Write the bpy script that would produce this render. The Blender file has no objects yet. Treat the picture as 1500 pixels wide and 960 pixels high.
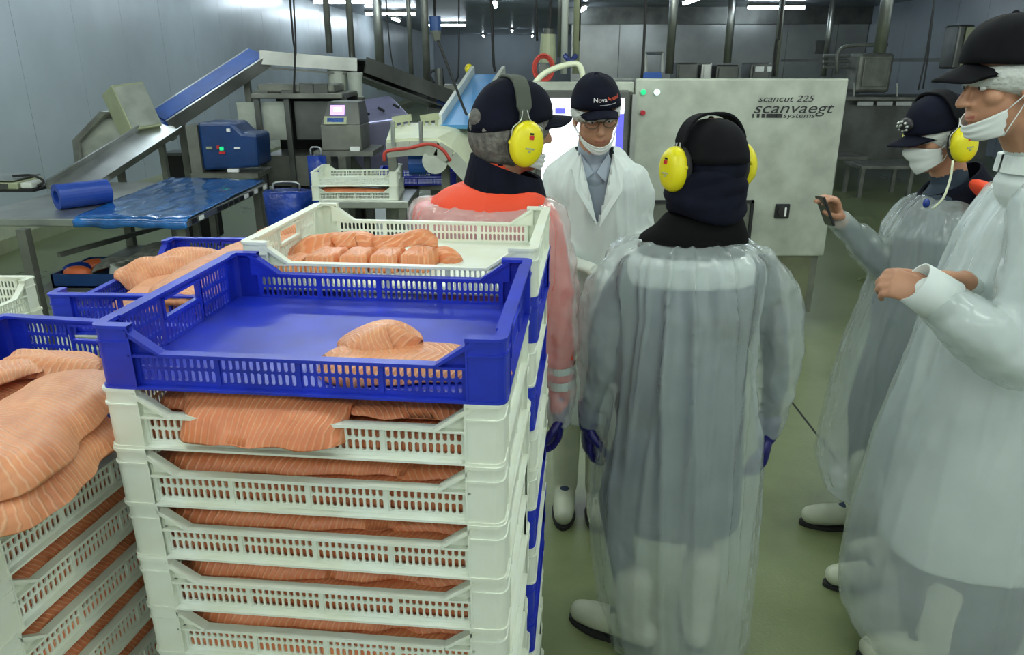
import bpy, bmesh, math, random
import numpy as np
from mathutils import Vector, Matrix, noise
V = Vector
sc = bpy.context.scene
COL = sc.collection
rnd = random.Random(7)

# ---------------------------------------------------------------- camera
CAM_H, PITCH, F = 1.85, math.radians(19.5), 1100.0
cam_d = bpy.data.cameras.new('camera'); cam_d.sensor_width = 36.0; cam_d.lens = F / 1500 * 36
cam_d.clip_start = 0.05; cam_d.clip_end = 300
cam = bpy.data.objects.new('camera', cam_d); COL.objects.link(cam)
cam.location = (0, 0, CAM_H); cam.rotation_euler = (math.pi / 2 - PITCH, 0, 0)
sc.camera = cam
CP, SP = math.cos(PITCH), math.sin(PITCH)
# ---------------------------------------------------------------- world, exposure
w = bpy.data.worlds.new('world'); sc.world = w; w.use_nodes = True
w.node_tree.nodes['Background'].inputs[0].default_value = (0.80, 0.92, 0.90, 1)
w.node_tree.nodes['Background'].inputs[1].default_value = 0.30
sc.view_settings.view_transform = 'Standard'; sc.view_settings.look = 'None'
sc.view_settings.exposure = 1.2; sc.view_settings.gamma = 1.0; sc.view_settings.use_curve_mapping = False
LAMP_COL = (0.90, 1.0, 0.93); LAMP_POWER = 17.0
# ---------------------------------------------------------------- where things stand (photo pixel + distance or height -> metres)
def P(x, y, f):
    """point at forward distance f (metres from the camera along the room)"""
    a = (x - 750) / F; b = (y - 480) / F
    z = f / (CP - b * SP)
    return V((a * z, f, CAM_H - z * (SP + b * CP)))
def PH(x, y, h):
    """point at height h above the floor"""
    a = (x - 750) / F; b = (y - 480) / F
    z = (CAM_H - h) / (SP + b * CP)
    return V((a * z, z * (CP - b * SP), h))
def MPP(y, f):
    return f / (CP - (y - 480) / F * SP) / F
# ---------------------------------------------------------------- materials
MATS = {}
def mat(name, col, rough=0.5, metal=0.0, var=0.0, vscale=6.0, col2=None, bump=0.0, bscale=40.0, alpha=1.0, emit=None, es=1.0, spec=0.5, coat=0.0, sss=0.0):
    if name in MATS: return MATS[name]
    m = bpy.data.materials.new(name); m.use_nodes = True; nt = m.node_tree
    b = nt.nodes['Principled BSDF']
    b.inputs['Base Color'].default_value = (*col, 1); b.inputs['Roughness'].default_value = rough
    b.inputs['Metallic'].default_value = metal; b.inputs['Specular IOR Level'].default_value = spec
    b.inputs['Coat Weight'].default_value = coat
    if alpha < 1: b.inputs['Alpha'].default_value = alpha
    if sss > 0:
        b.inputs['Subsurface Weight'].default_value = sss; b.inputs['Subsurface Radius'].default_value = (0.01, 0.004, 0.002)
    if emit:
        b.inputs['Emission Color'].default_value = (*emit, 1); b.inputs['Emission Strength'].default_value = es
    tc = nt.nodes.new('ShaderNodeTexCoord')
    if var > 0 or col2:
        n = nt.nodes.new('ShaderNodeTexNoise'); n.inputs['Scale'].default_value = vscale; n.inputs['Detail'].default_value = 5
        nt.links.new(tc.outputs['Object'], n.inputs['Vector'])
        r = nt.nodes.new('ShaderNodeValToRGB'); nt.links.new(n.outputs['Fac'], r.inputs['Fac'])
        c2 = col2 or tuple(max(0, c * (1 - var)) for c in col)
        c1 = col if col2 else tuple(min(1, c * (1 + var * .6)) for c in col)
        r.color_ramp.elements[0].position = .35; r.color_ramp.elements[1].position = .68
        r.color_ramp.elements[0].color = (*c2, 1); r.color_ramp.elements[1].color = (*c1, 1)
        nt.links.new(r.outputs['Color'], b.inputs['Base Color'])
    if bump > 0:
        n2 = nt.nodes.new('ShaderNodeTexNoise'); n2.inputs['Scale'].default_value = bscale; n2.inputs['Detail'].default_value = 4
        nt.links.new(tc.outputs['Object'], n2.inputs['Vector'])
        bp = nt.nodes.new('ShaderNodeBump'); bp.inputs['Strength'].default_value = bump; bp.inputs['Distance'].default_value = 0.01
        nt.links.new(n2.outputs['Fac'], bp.inputs['Height']); nt.links.new(bp.outputs['Normal'], b.inputs['Normal'])
    MATS[name] = m
    return m
def salmon_mat(name, base, line, freq, seed):
    m = bpy.data.materials.new(name); m.use_nodes = True; nt = m.node_tree; N = nt.nodes; Lk = nt.links
    b = N['Principled BSDF']; b.inputs['Roughness'].default_value = .38
    b.inputs['Subsurface Weight'].default_value = .15; b.inputs['Subsurface Radius'].default_value = (.012, .004, .002)
    uv = N.new('ShaderNodeUVMap'); sp = N.new('ShaderNodeSeparateXYZ'); Lk.new(uv.outputs[0], sp.inputs[0])
    nz = N.new('ShaderNodeTexNoise'); nz.inputs['Scale'].default_value = 3.2; nz.inputs['Detail'].default_value = 3; Lk.new(uv.outputs[0], nz.inputs['Vector'])
    def mth(op, a, bb=None, c=None):
        n = N.new('ShaderNodeMath'); n.operation = op
        for i, x in enumerate((a, bb, c)):
            if x is None: continue
            if isinstance(x, (int, float)): n.inputs[i].default_value = x
            else: Lk.new(x, n.inputs[i])
        return n.outputs[0]
    av = mth('ABSOLUTE', mth('SUBTRACT', sp.outputs[1], .5))
    t = mth('ADD', mth('MULTIPLY', sp.outputs[0], freq), mth('MULTIPLY', av, 5.5))
    t = mth('ADD', t, mth('MULTIPLY', nz.outputs['Fac'], 2.8))
    fr = mth('ABSOLUTE', mth('SUBTRACT', mth('FRACT', t), .5))
    mr = N.new('ShaderNodeMapRange'); mr.interpolation_type = 'SMOOTHSTEP'
    mr.inputs['From Min'].default_value = .0; mr.inputs['From Max'].default_value = .24; mr.inputs['To Min'].default_value = 1; mr.inputs['To Max'].default_value = 0
    Lk.new(fr, mr.inputs['Value'])
    n2 = N.new('ShaderNodeTexNoise'); n2.inputs['Scale'].default_value = 7; Lk.new(uv.outputs[0], n2.inputs['Vector'])
    fac = mth('MULTIPLY', mr.outputs[0], mth('MULTIPLY', n2.outputs['Fac'], .85))
    mx = N.new('ShaderNodeMix'); mx.data_type = 'RGBA'; Lk.new(fac, mx.inputs['Factor'])
    r = N.new('ShaderNodeValToRGB'); r.color_ramp.elements[0].position = .3; r.color_ramp.elements[1].position = .75
    r.color_ramp.elements[0].color = (base[0] * .82, base[1] * .72, base[2] * .7, 1); r.color_ramp.elements[1].color = (*base, 1)
    Lk.new(n2.outputs['Fac'], r.inputs[0]); Lk.new(r.outputs[0], mx.inputs['A']); mx.inputs['B'].default_value = (*line, 1)
    Lk.new(mx.outputs['Result'], b.inputs['Base Color'])
    bp = N.new('ShaderNodeBump'); bp.inputs['Strength'].default_value = .35; bp.inputs['Distance'].default_value = .004
    Lk.new(mr.outputs[0], bp.inputs['Height']); Lk.new(bp.outputs[0], b.inputs['Normal'])
    MATS[name] = m
    return m
SALMON = salmon_mat('salmon_flesh', (.80, .27, .115), (.92, .55, .33), 38, 0)
SALMON_PALE = salmon_mat('salmon_flesh_pale', (.84, .36, .17), (.93, .60, .38), 36, 1)
SALMON_FINE = salmon_mat('salmon_portion', (.85, .31, .125), (.93, .56, .32), 11, 2)
mat('white_plastic', (.82, .87, .79), .40, col2=(.77, .80, .66), vscale=9)
mat('blue_plastic', (.014, .036, .52), .38, var=.25, vscale=7)
mat('steel', (.46, .47, .44), .33, .85, var=.25, vscale=3)
mat('steel_dark', (.13, .135, .125), .4, .7, var=.3, vscale=3)
mat('steel_dull', (.21, .215, .185), .45, .5, var=.3, vscale=5)
mat('steel_panel', (.47, .50, .43), .42, .35, var=.22, vscale=5)
mat('black', (.012, .012, .014), .5)
mat('rubber_black', (.02, .02, .02), .7)
mat('shade_fill', (.02, .02, .018), .8)  # near-black colour stands in for the shade inside and beneath machines
mat('belt_blue', (.02, .10, .42), .45, var=.2)
mat('belt_light_blue', (.10, .36, .75), .3, var=.1)
mat('film_blue', (.015, .13, .42), .16, var=.45, vscale=9, bump=.9, bscale=14, coat=.5)
mat('bag_blue', (.01, .05, .36), .25, var=.4, bump=.8, bscale=20)
mat('roll_blue', (.015, .06, .36), .4)
mat('cream_plastic', (.76, .80, .58), .4, var=.08)
mat('cream_box', (.40, .43, .27), .5, var=.12)
mat('tub_plastic', (.62, .66, .58), .4, var=.1, alpha=.85)
mat('white_paper', (.8, .82, .8), .6)
mat('paper_grey', (.42, .43, .38), .6, var=.4, vscale=20)
mat('orange_pack', (.75, .16, .05), .4)
mat('red', (.65, .03, .03), .4)
mat('red_hose', (.50, .05, .035), .5)
mat('green_lamp', (.01, .35, .12), .3, emit=(.02, .8, .3), es=.35)
mat('white_lamp', (.6, .9, .8), .3, emit=(.6, 1, .85), es=1.2)
mat('red_lamp', (.45, .02, .03), .3)
mat('screen_white', (.8, .85, .9), .3, emit=(.85, .92, 1.0), es=1.1)
mat('screen_violet', (.2, .1, .7), .3, emit=(.35, .22, 1.0), es=1.3)
mat('screen_blue', (.1, .1, .6), .3, emit=(.1, .1, .8), es=.5)
mat('motor_blue', (.008, .045, .17), .35, var=.2)
mat('plate_olive', (.17, .18, .11), .45, .2, var=.2)
mat('pvc_white', (.70, .73, .66), .4)
mat('tube', (1, 1, 1), .4, emit=LAMP_COL, es=LAMP_POWER)
mat('tube_cool', (1, 1, 1), .4, emit=(.76, .90, 1.0), es=LAMP_POWER)
mat('ink', (.02, .02, .022), .5)
mat('ink_white', (.9, .9, .9), .5)
mat('ink_red', (.9, .12, .05), .5)
mat('violet_steel', (.34, .33, .50), .3, .55, var=.12)
# ---------------------------------------------------------------- mesh builder
class MB:
    def __init__(s): s.v = []; s.f = []
    def add(s, vs, fs):
        o = len(s.v); s.v += [tuple(x) for x in vs]; s.f += [tuple(i + o for i in f) for f in fs]; return s
    def box(s, lo, hi, M=None):
        vs = [V((x, y, z)) for z in (lo[2], hi[2]) for y in (lo[1], hi[1]) for x in (lo[0], hi[0])]
        if M: vs = [M @ q for q in vs]
        return s.add(vs, [(0, 2, 3, 1), (4, 5, 7, 6), (0, 1, 5, 4), (2, 6, 7, 3), (0, 4, 6, 2), (1, 3, 7, 5)])
    def beam(s, a, b, wd, ht, up=(0, 0, 1)):
        a, b = V(a), V(b); d = (b - a).normalized(); up = V(up)
        if abs(d.dot(up)) > .98: up = V((0, 1, 0))
        l = d.cross(up).normalized() * wd / 2; u = l.cross(d).normalized() * ht / 2
        vs = [q + i * l + j * u for q in (a, b) for i, j in ((-1, -1), (1, -1), (1, 1), (-1, 1))]
        return s.add(vs, [(0, 1, 2, 3), (7, 6, 5, 4), (0, 4, 5, 1), (1, 5, 6, 2), (2, 6, 7, 3), (3, 7, 4, 0)])
    def tube(s, pts, r, n=10, cap=True, flat=1.0):
        pts = [V(p) for p in pts]; k = len(pts)
        rs = r if isinstance(r, (list, tuple)) else [r] * k
        ref = None; vs = []
        for i, p in enumerate(pts):
            d = (pts[min(i + 1, k - 1)] - pts[max(i - 1, 0)]).normalized()
            if ref is None:
                ref = V((0, 0, 1)) if abs(d.z) < .9 else V((0, 1, 0))
            x = d.cross(ref).normalized(); y = x.cross(d).normalized(); ref = y
            for j in range(n):
                t = 2 * math.pi * j / n
                vs.append(p + x * rs[i] * math.cos(t) + y * rs[i] * flat * math.sin(t))
        fs = [(i * n + j, i * n + (j + 1) % n, (i + 1) * n + (j + 1) % n, (i + 1) * n + j) for i in range(k - 1) for j in range(n)]
        if cap: fs += [tuple(range(n - 1, -1, -1)), tuple((k - 1) * n + j for j in range(n))]
        return s.add(vs, fs)
    def limb(s, pts, rs, n=14):
        """tube with rounded ends"""
        pts = [V(p) for p in pts]; a, b = pts[0], pts[-1]
        d0 = (pts[1] - a).normalized(); d1 = (b - pts[-2]).normalized()
        P0 = [a - d0 * rs[0] * math.cos(t) for t in (.25, .7, 1.15)]; R0 = [rs[0] * math.sin(t) for t in (.25, .7, 1.15)]
        P1 = [b + d1 * rs[-1] * math.cos(t) for t in (1.15, .7, .25)]; R1 = [rs[-1] * math.sin(t) for t in (1.15, .7, .25)]
        return s.tube(P0 + pts + P1, R0 + list(rs) + R1, n)
    def loft(s, rings, cap=True):
        n = len(rings[0]); k = len(rings)
        vs = [q for r in rings for q in r]
        fs = [(i * n + j, i * n + (j + 1) % n, (i + 1) * n + (j + 1) % n, (i + 1) * n + j) for i in range(k - 1) for j in range(n)]
        if cap: fs += [tuple(range(n - 1, -1, -1)), tuple((k - 1) * n + j for j in range(n))]
        return s.add(vs, fs)
    def ell(s, M, c, r, nu=16, nv=10):
        c = V(c); vs = [M @ (c + V((0, 0, -r[2])))]
        for i in range(1, nv):
            ph = -math.pi / 2 + math.pi * i / nv
            for j in range(nu):
                t = 2 * math.pi * j / nu
                vs.append(M @ (c + V((r[0] * math.cos(ph) * math.cos(t), r[1] * math.cos(ph) * math.sin(t), r[2] * math.sin(ph)))))
        vs.append(M @ (c + V((0, 0, r[2])))); e = len(vs) - 1
        fs = [(0, 1 + (j + 1) % nu, 1 + j) for j in range(nu)]
        for i in range(nv - 2):
            for j in range(nu):
                a = 1 + i * nu + j; b = 1 + i * nu + (j + 1) % nu
                fs.append((a, b, b + nu, a + nu))
        fs += [(e, e - nu + j, e - nu + (j + 1) % nu) for j in range(nu)]
        return s.add(vs, fs)
    def prism(s, poly, d):
        d = V(d); n = len(poly); poly = [V(q) for q in poly]
        return s.add(poly + [q + d for q in poly], [tuple(range(n - 1, -1, -1)), tuple(range(n, 2 * n))] + [(i, (i + 1) % n, n + (i + 1) % n, n + i) for i in range(n)])
    def mesh(s, name):
        me = bpy.data.meshes.new(name); me.from_pydata(s.v, [], s.f); me.update()
        bm = bmesh.new(); bm.from_mesh(me); bmesh.ops.recalc_face_normals(bm, faces=bm.faces); bm.to_mesh(me); bm.free()
        return me
    def build(s, name, m, parent=None, smooth=False, bevel=0.0):
        return put(name, s.mesh(name), m, parent, smooth, bevel)
def put(name, me, m, parent=None, smooth=False, bevel=0.0):
    o = bpy.data.objects.new(name, me); COL.objects.link(o)
    if not me.materials: me.materials.append(MATS[m] if isinstance(m, str) else m)
    if smooth:
        me.polygons.foreach_set('use_smooth', [True] * len(me.polygons))
    if bevel:
        b = o.modifiers.new('bevel', 'BEVEL'); b.width = bevel; b.segments = 2; b.limit_method = 'ANGLE'
    if parent is not None:
        o.parent = parent; o.matrix_parent_inverse = parent_world(parent).inverted()
    return o
def parent_world(p):
    M = p.matrix_basis.copy()
    q = p
    while q.parent is not None:
        M = q.parent.matrix_basis @ q.matrix_parent_inverse @ M if q.parent.parent is None else parent_world(q.parent) @ q.matrix_parent_inverse @ M
        break
    return M
def thing(name, label, cat, loc=(0, 0, 0), rz=0.0, group=None):
    o = bpy.data.objects.new(name, None); COL.objects.link(o); o.empty_display_size = .1
    o.location = loc; o.rotation_euler = (0, 0, rz); tag(o, label, cat, group); return o
def tag(o, label, cat, group=None):
    o['label'] = label; o['category'] = cat
    if group: o['group'] = group
    return o
def struct(o, label=None):
    o['kind'] = 'structure'
    if label: o['label'] = label
    return o
def remesh(mb, voxel, smooth=4, name='m'):
    me = mb.mesh(name); ob = bpy.data.objects.new('tmp', me); COL.objects.link(ob)
    r = ob.modifiers.new('r', 'REMESH'); r.mode = 'VOXEL'; r.voxel_size = voxel
    if smooth:
        q = ob.modifiers.new('s', 'SMOOTH'); q.factor = .5; q.iterations = smooth
    dg = bpy.context.evaluated_depsgraph_get()
    out = bpy.data.meshes.new_from_object(ob.evaluated_get(dg)); out.name = name
    bpy.data.objects.remove(ob); bpy.data.meshes.remove(me)
    return out
def coords(me):
    a = np.empty(len(me.vertices) * 3); me.vertices.foreach_get('co', a); return a.reshape(-1, 3)
def normals(me):
    a = np.empty(len(me.vertices) * 3); me.vertices.foreach_get('normal', a); return a.reshape(-1, 3)
def set_coords(me, a):
    me.vertices.foreach_set('co', a.ravel()); me.update()
def lerp(a, b, t): return a + (b - a) * t
def spline(pts, n):
    """catmull-rom through pts"""
    pts = [V(p) for p in pts]; q = [pts[0] * 2 - pts[1]] + pts + [pts[-1] * 2 - pts[-2]]; out = []
    k = len(pts) - 1
    for i in range(n):
        t = i / (n - 1) * k; j = min(int(t), k - 1); u = t - j
        a, b, c, d = q[j:j + 4]
        out.append(.5 * ((2 * b) + (c - a) * u + (2 * a - 5 * b + 4 * c - d) * u * u + (3 * b - a - 3 * c + d) * u ** 3))
    return out
# ================================================================ the room
RY = -math.radians(1.25)            # the hall runs slightly to the right of the view
RM = Matrix.Rotation(RY, 4, 'Z')
XL, XR, CEIL, FAR = -5.5, 9.6, 3.3, 46.0
def room(name, mb, m, parent=None, **k):
    mb.v = [tuple(RM @ V(q)) for q in mb.v]
    return mb.build(name, m, parent, **k)
def floor_mat():
    m = bpy.data.materials.new('floor_epoxy'); m.use_nodes = True; nt = m.node_tree; b = nt.nodes['Principled BSDF']
    tc = nt.nodes.new('ShaderNodeTexCoord')
    n = nt.nodes.new('ShaderNodeTexNoise'); n.inputs['Scale'].default_value = 1.3; n.inputs['Detail'].default_value = 8; n.inputs['Roughness'].default_value = .62
    nt.links.new(tc.outputs['Object'], n.inputs['Vector'])
    r = nt.nodes.new('ShaderNodeValToRGB'); nt.links.new(n.outputs['Fac'], r.inputs[0])
    r.color_ramp.elements[0].position = .32; r.color_ramp.elements[1].position = .7
    r.color_ramp.elements[0].color = (.13, .16, .06, 1); r.color_ramp.elements[1].color = (.235, .275, .13, 1)
    nt.links.new(r.outputs[0], b.inputs['Base Color'])
    r2 = nt.nodes.new('ShaderNodeMapRange'); r2.inputs['To Min'].default_value = .14; r2.inputs['To Max'].default_value = .5
    nt.links.new(n.outputs['Fac'], r2.inputs[0]); nt.links.new(r2.outputs[0], b.inputs['Roughness'])
    n3 = nt.nodes.new('ShaderNodeTexNoise'); n3.inputs['Scale'].default_value = 90; nt.links.new(tc.outputs['Object'], n3.inputs['Vector'])
    bp = nt.nodes.new('ShaderNodeBump'); bp.inputs['Strength'].default_value = .12; bp.inputs['Distance'].default_value = .01
    nt.links.new(n3.outputs['Fac'], bp.inputs['Height']); nt.links.new(bp.outputs[0], b.inputs['Normal'])
    MATS['floor_epoxy'] = m
floor_mat()
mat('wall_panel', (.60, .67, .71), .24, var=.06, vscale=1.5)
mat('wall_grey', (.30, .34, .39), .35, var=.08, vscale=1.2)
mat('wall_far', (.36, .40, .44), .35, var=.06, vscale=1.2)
mat('wall_steel', (.30, .31, .30), .3, .75, var=.25, vscale=.9, bump=.15, bscale=.8)
mat('ceiling_metal', (.26, .29, .33), .3, .3, var=.1, vscale=1)
struct(room('floor', MB().box((XL, -3, -.1), (XR, FAR, 0)), 'floor_epoxy'))
g = MB()
g.box((-.012, 0, 0), (.012, .02, .0015)); g = MB()
g.box((1.52, 1.2, 0), (1.532, 9, .0015)); jo = room('floor_joint', g, 'rubber_black', bpy.data.objects['floor'])
g = MB()
y = -3.0
while y < FAR:
    g.box((XL, y, CEIL), (XR, y + .46, CEIL + .08)); g.box((XL, y + .46, CEIL + .03), (XR, y + .5, CEIL + .08)); y += .5
struct(room('ceiling', g, 'ceiling_metal'))
# left wall of tall sandwich panels
wl = struct(room('wall_left', MB().box((XL - .1, -3, 0), (XL - .006, FAR, CEIL)), 'rubber_black'))
y = -3.0
while y < FAR:
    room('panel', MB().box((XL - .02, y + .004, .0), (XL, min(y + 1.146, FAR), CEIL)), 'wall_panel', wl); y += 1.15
kb = MB(); kb.prism([(XL, -3, 0), (XL + .16, -3, 0), (XL + .16, -3, .14), (XL, -3, .26)], (0, FAR + 3, 0))
struct(room('baseboard_left', kb, 'cream_box'))
wf = struct(room('wall_back', MB().box((XL, FAR, 0), (XR, FAR + .1, CEIL)), 'wall_far'))
for i in range(6):
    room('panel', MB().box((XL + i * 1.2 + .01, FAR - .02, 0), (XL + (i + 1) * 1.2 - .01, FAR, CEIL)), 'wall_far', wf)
wr = struct(room('wall_right', MB().box((XR, 10, 0), (XR + .1, FAR, CEIL)), 'wall_grey'))
for i in range(12):
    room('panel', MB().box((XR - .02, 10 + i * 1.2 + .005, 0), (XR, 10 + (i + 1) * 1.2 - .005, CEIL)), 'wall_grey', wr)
# the stainless room across the hall
SF = 23.0
ws = struct(room('wall_steel', MB().box((1.2, SF + .02, 0), (XR, SF + .1, 2.85)), 'steel_dark'))
for i, (a, b) in enumerate(((1.2, 2.55), (2.57, 4.1), (4.12, 5.6), (5.62, 7.3), (7.32, 8.7), (8.72, 9.55))):
    room('panel', MB().box((a, SF, 0), (b, SF + .03, 2.85)), 'wall_steel', ws)
room('beam', MB().box((1.0, SF - .1, 2.85), (XR, SF + .3, CEIL)), 'steel_dark', ws)
room('hatch', MB().box((8.12, SF - .05, 2.07), (8.52, SF, 2.42)), 'steel_dark', ws, bevel=.01)
for z in (.9, 1.35):
    room('rail', MB().box((1.3, SF - .06, z), (XR - .1, SF, z + .05)), 'steel', ws)
# ---- ceiling lamps: a metal tray and a bright tube
def lamp(c, along_x, label, L=1.5, grp='fluorescent lamps under the ceiling'):
    c = V(c); t = thing('ceiling_lamp', label, 'lamp', c, 0, grp)
    d = V((L / 2, 0, 0)) if along_x else V((0, L / 2, 0))
    MB().beam(c + V((0, 0, .07)) - d, c + V((0, 0, .07)) + d, .16, .07).build('housing', 'steel_dull', t, bevel=.01)
    MB().tube([c - d * .97, c + d * .97], .035, 10).build('tube', 'tube_cool' if c.y > 7 else 'tube', t, smooth=False)
    return t
LZ = CEIL - .13
for x, y, ax, lb in ((505, 3, 1, 'bright tube lamp at the top edge above the conveyor rods'), (572, 20, 1, 'long tube lamp right of the two hanging rods'),
                 (580, 29, 0, 'tube lamp running away behind the long crosswise lamp'), (654, 37, 1, 'crosswise tube lamp behind the blue hanging plug'),
                 (725, 7, 0, 'slanting tube lamp at the top edge left of centre'), (750, 46, 0, 'small far tube lamp above the blue inclined belt'),
                 (708, 54, 0, 'far tube lamp against the distant wall panels'), (780, 56, 0, 'smallest far tube lamp near the hose reel'),
                 (854, 14, 0, 'slanting tube lamp right of the hanging pipes'), (1012, 2, 0, 'tube lamp at the top edge above the black cap'),
                 (1137, 11, 1, 'wide bright lamp above the stainless room')):
    c = PH(x, y, LZ)
    if c.y > FAR - 2: c = c * (FAR - 2) / c.y; c.z = LZ
    lamp(c, ax, lb)
MB()
for fx, fy in [(x, y) for y in (-1.5, .6, 2.7, 4.8) for x in (-3.6, -1.2, 1.2, 3.6)] + [(x, y) for y in (8.5, 13.0) for x in (-3.9, -1.6, 4.4)]:  # unseen lamps, added above the frame to light the foreground and left wall
    if True:
        lamp((fx + .02 * fy, fy, LZ), True, 'unseen ceiling tube lamp added overhead for light, in front of the picture top edge', grp='unseen lamps added overhead for light')
# ================================================================ crates
K = .75                             # moulds are drawn at 80 x 60 cm and made at 60 x 45 cm
CL, CW, CH = .80, .60, .131
def slots(mb, u0, u1, v0, v1, nc, nr, fn, th, fx=.64, fy=.80):
    """rows of open slots in a plate; fn(u, v, w) -> point, w = 0 outside .. th inside"""
    du, dv = (u1 - u0) / nc, (v1 - v0) / nr
    for i in range(nc):
        for j in range(nr):
            cu, cv = u0 + (i + .5) * du, v0 + (j + .5) * dv
            A, B = du / 2, dv / 2; a, b = A * fx, B * fy; a2, b2 = a * .45, b * .72
            out = [(-A, -b2), (-A, b2), (-A, B), (-a2, B), (a2, B), (A, B), (A, b2), (A, -b2), (A, -B), (a2, -B), (-a2, -B), (-A, -B)]
            hole = [(-a, -b2), (-a, b2), (-a2, b), (a2, b), (a, b2), (a, -b2), (a2, -b), (-a2, -b)]
            fs = [(0, 1, 13, 12), (1, 2, 3, 14, 13), (3, 4, 15, 14), (4, 5, 6, 16, 15), (6, 7, 17, 16), (7, 8, 9, 18, 17), (9, 10, 19, 18), (10, 11, 0, 12, 19)]
            vs = [fn(cu + p, cv + q, 0) for p, q in out + hole] + [fn(cu + p, cv + q, th) for p, q in out + hole]
            fs2 = fs + [tuple(k + 20 for k in reversed(f)) for f in fs]
            fs2 += [(12 + k, 12 + (k + 1) % 8, 32 + (k + 1) % 8, 32 + k) for k in range(8)]
            mb.add(vs, fs2)
def crate_meshes(m):
    out = {}
    b = MB().box((-.385, -.285, .003), (.385, .285, .010))
    for i in range(7): b.box((-.36 + i * .12 - .004, -.28, 0), (-.36 + i * .12 + .004, .28, .003))
    out['base'] = b.mesh('crate_base')
    # long side, lowered in the middle; built for y = -0.3
    s = MB(); yo = -.287
    fn = lambda u, v, w_: V((u, yo + w_, v))
    s.box((-.335, yo - .001, .002), (.335, yo + .005, .013))
    x0, x1 = -.328, .328; n = 4; rb = .009; sw = (x1 - x0 - (n + 1) * rb) / n
    for k in range(n + 1):
        xx = x0 + k * (sw + rb); s.box((xx, yo - .003, .010), (xx + rb, yo + .005, .072))
    for k in range(n):
        a = x0 + rb + k * (sw + rb); slots(s, a, a + sw, .013, .069, 11, 2, fn, .004)
    s.box((-.27, -.302, .069), (.27, yo + .008, .076))
    s.box((-.335, -.302, .000), (.335, yo + .004, .005))
    for q in (-1, 1):
        s.prism([(q * .27, yo, .070), (q * .345, yo, CH - .003), (q * .345, yo, .070)], (0, .004, 0))
        s.prism([(q * .268, -.302, .069), (q * .268, -.302, .076), (q * .345, -.302, CH), (q * .352, -.302, CH - .007)], (0, .023, 0))
        s.box((min(q * .27, q * .335), -.300, .067), (max(q * .27, q * .335), yo, .072))
    out['side_wall'] = s.mesh('crate_side')
    # short end, full height with a handle; built for x = -0.4
    e = MB(); xo = -.387
    fn = lambda u, v, w_: V((xo + w_, u, v))
    e.box((xo, -.235, .002), (xo + .005, .235, .012)); e.box((xo, -.235, .116), (xo + .005, .235, CH - .004))
    e.box((-.402, -.24, CH - .006), (xo + .012, .24, CH))
    for a, c, rows in ((-.225, -.085, 3), (.085, .225, 3)): slots(e, a + .008, c - .008, .012, .116, 9, rows, fn, .004)
    for yy in (-.225, -.085, .077, .217): e.box((xo - .003, yy, .01), (xo + .005, yy + .008, .118))
    slots(e, -.077, .077, .012, .066, 10, 1, fn, .004)
    e.box((xo - .004, -.08, .066), (xo + .009, .08, .073)); e.box((xo - .004, -.08, .112), (xo + .012, .08, .118))
    for q in (-1, 1): e.box((xo - .004, q * .078 - .006, .07), (xo + .008, q * .078 + .002, .115))
    e.box((-.402, -.24, .0), (xo + .004, .24, .005))
    out['end_wall'] = e.mesh('crate_end')
    # corner post: outer corner at the origin, running to +x and +y
    c = MB(); R = .022; arc = [(R - R * math.cos(t), R - R * math.sin(t)) for t in [math.pi / 2 * i / 5 for i in range(6)]]
    def strip(path, z0, z1, th):
        n = len(path); inn = []
        for i, p in enumerate(path):
            q = V((path[min(i + 1, n - 1)][0] - path[max(i - 1, 0)][0], path[min(i + 1, n - 1)][1] - path[max(i - 1, 0)][1])).normalized()
            inn.append((p[0] - q.y * th * -1, p[1] + q.x * th * -1) if False else (p[0] + (-q.y) * -th * -1, p[1] + q.x * th))
        ring = list(path) + inn[::-1]
        c.prism([(p[0], p[1], z0) for p in ring], (0, 0, z1 - z0))
    path = [(0, .075)] + [(0, .03)] + arc + [(.03, 0), (.075, 0)]
    strip(path, 0, CH, .005)
    ex = lambda d: [(p[0] - d if p[0] < .02 else p[0], p[1] - d if p[1] < .02 else p[1]) for p in path]
    strip(ex(.0025), CH - .036, CH - .032, .008); strip(ex(.0025), 0, .006, .012); strip(ex(.003), CH - .007, CH, .024)
    c.box((.071, -.002, 0), (.075, .016, CH)); c.box((-.002, .071, 0), (.016, .075, CH))
    out['corner_post'] = c.mesh('crate_post')
    for me in out.values(): me.materials.append(MATS[m])
    return out
CM = {'white': crate_meshes('white_plastic'), 'blue': crate_meshes('blue_plastic')}
def crate(colour, loc, rz, label, group, spin=0.0):
    t = thing('fish_crate', label, 'crate', loc, rz + spin, group)
    t.scale = (K, K, K); ms = CM[colour]
    def ch(key, M):
        o = bpy.data.objects.new(key, ms[key]); COL.objects.link(o); o.parent = t; o.matrix_basis = M
    I = Matrix.Identity(4); R2 = Matrix.Rotation(math.pi, 4, 'Z')
    ch('base', I); ch('side_wall', I); ch('side_wall', R2); ch('end_wall', I); ch('end_wall', R2)
    for k, (x, y) in enumerate(((-.4, -.3), (.4, -.3), (.4, .3), (-.4, .3))):
        ch('corner_post', Matrix.Translation((x, y, 0)) @ Matrix.Rotation(k * math.pi / 2, 4, 'Z'))
    return t
ORD = ['topmost'] + [n + ' from the top' for n in 'second third fourth fifth sixth seventh eighth ninth tenth eleventh twelfth thirteenth fourteenth fifteenth'.split()]
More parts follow.
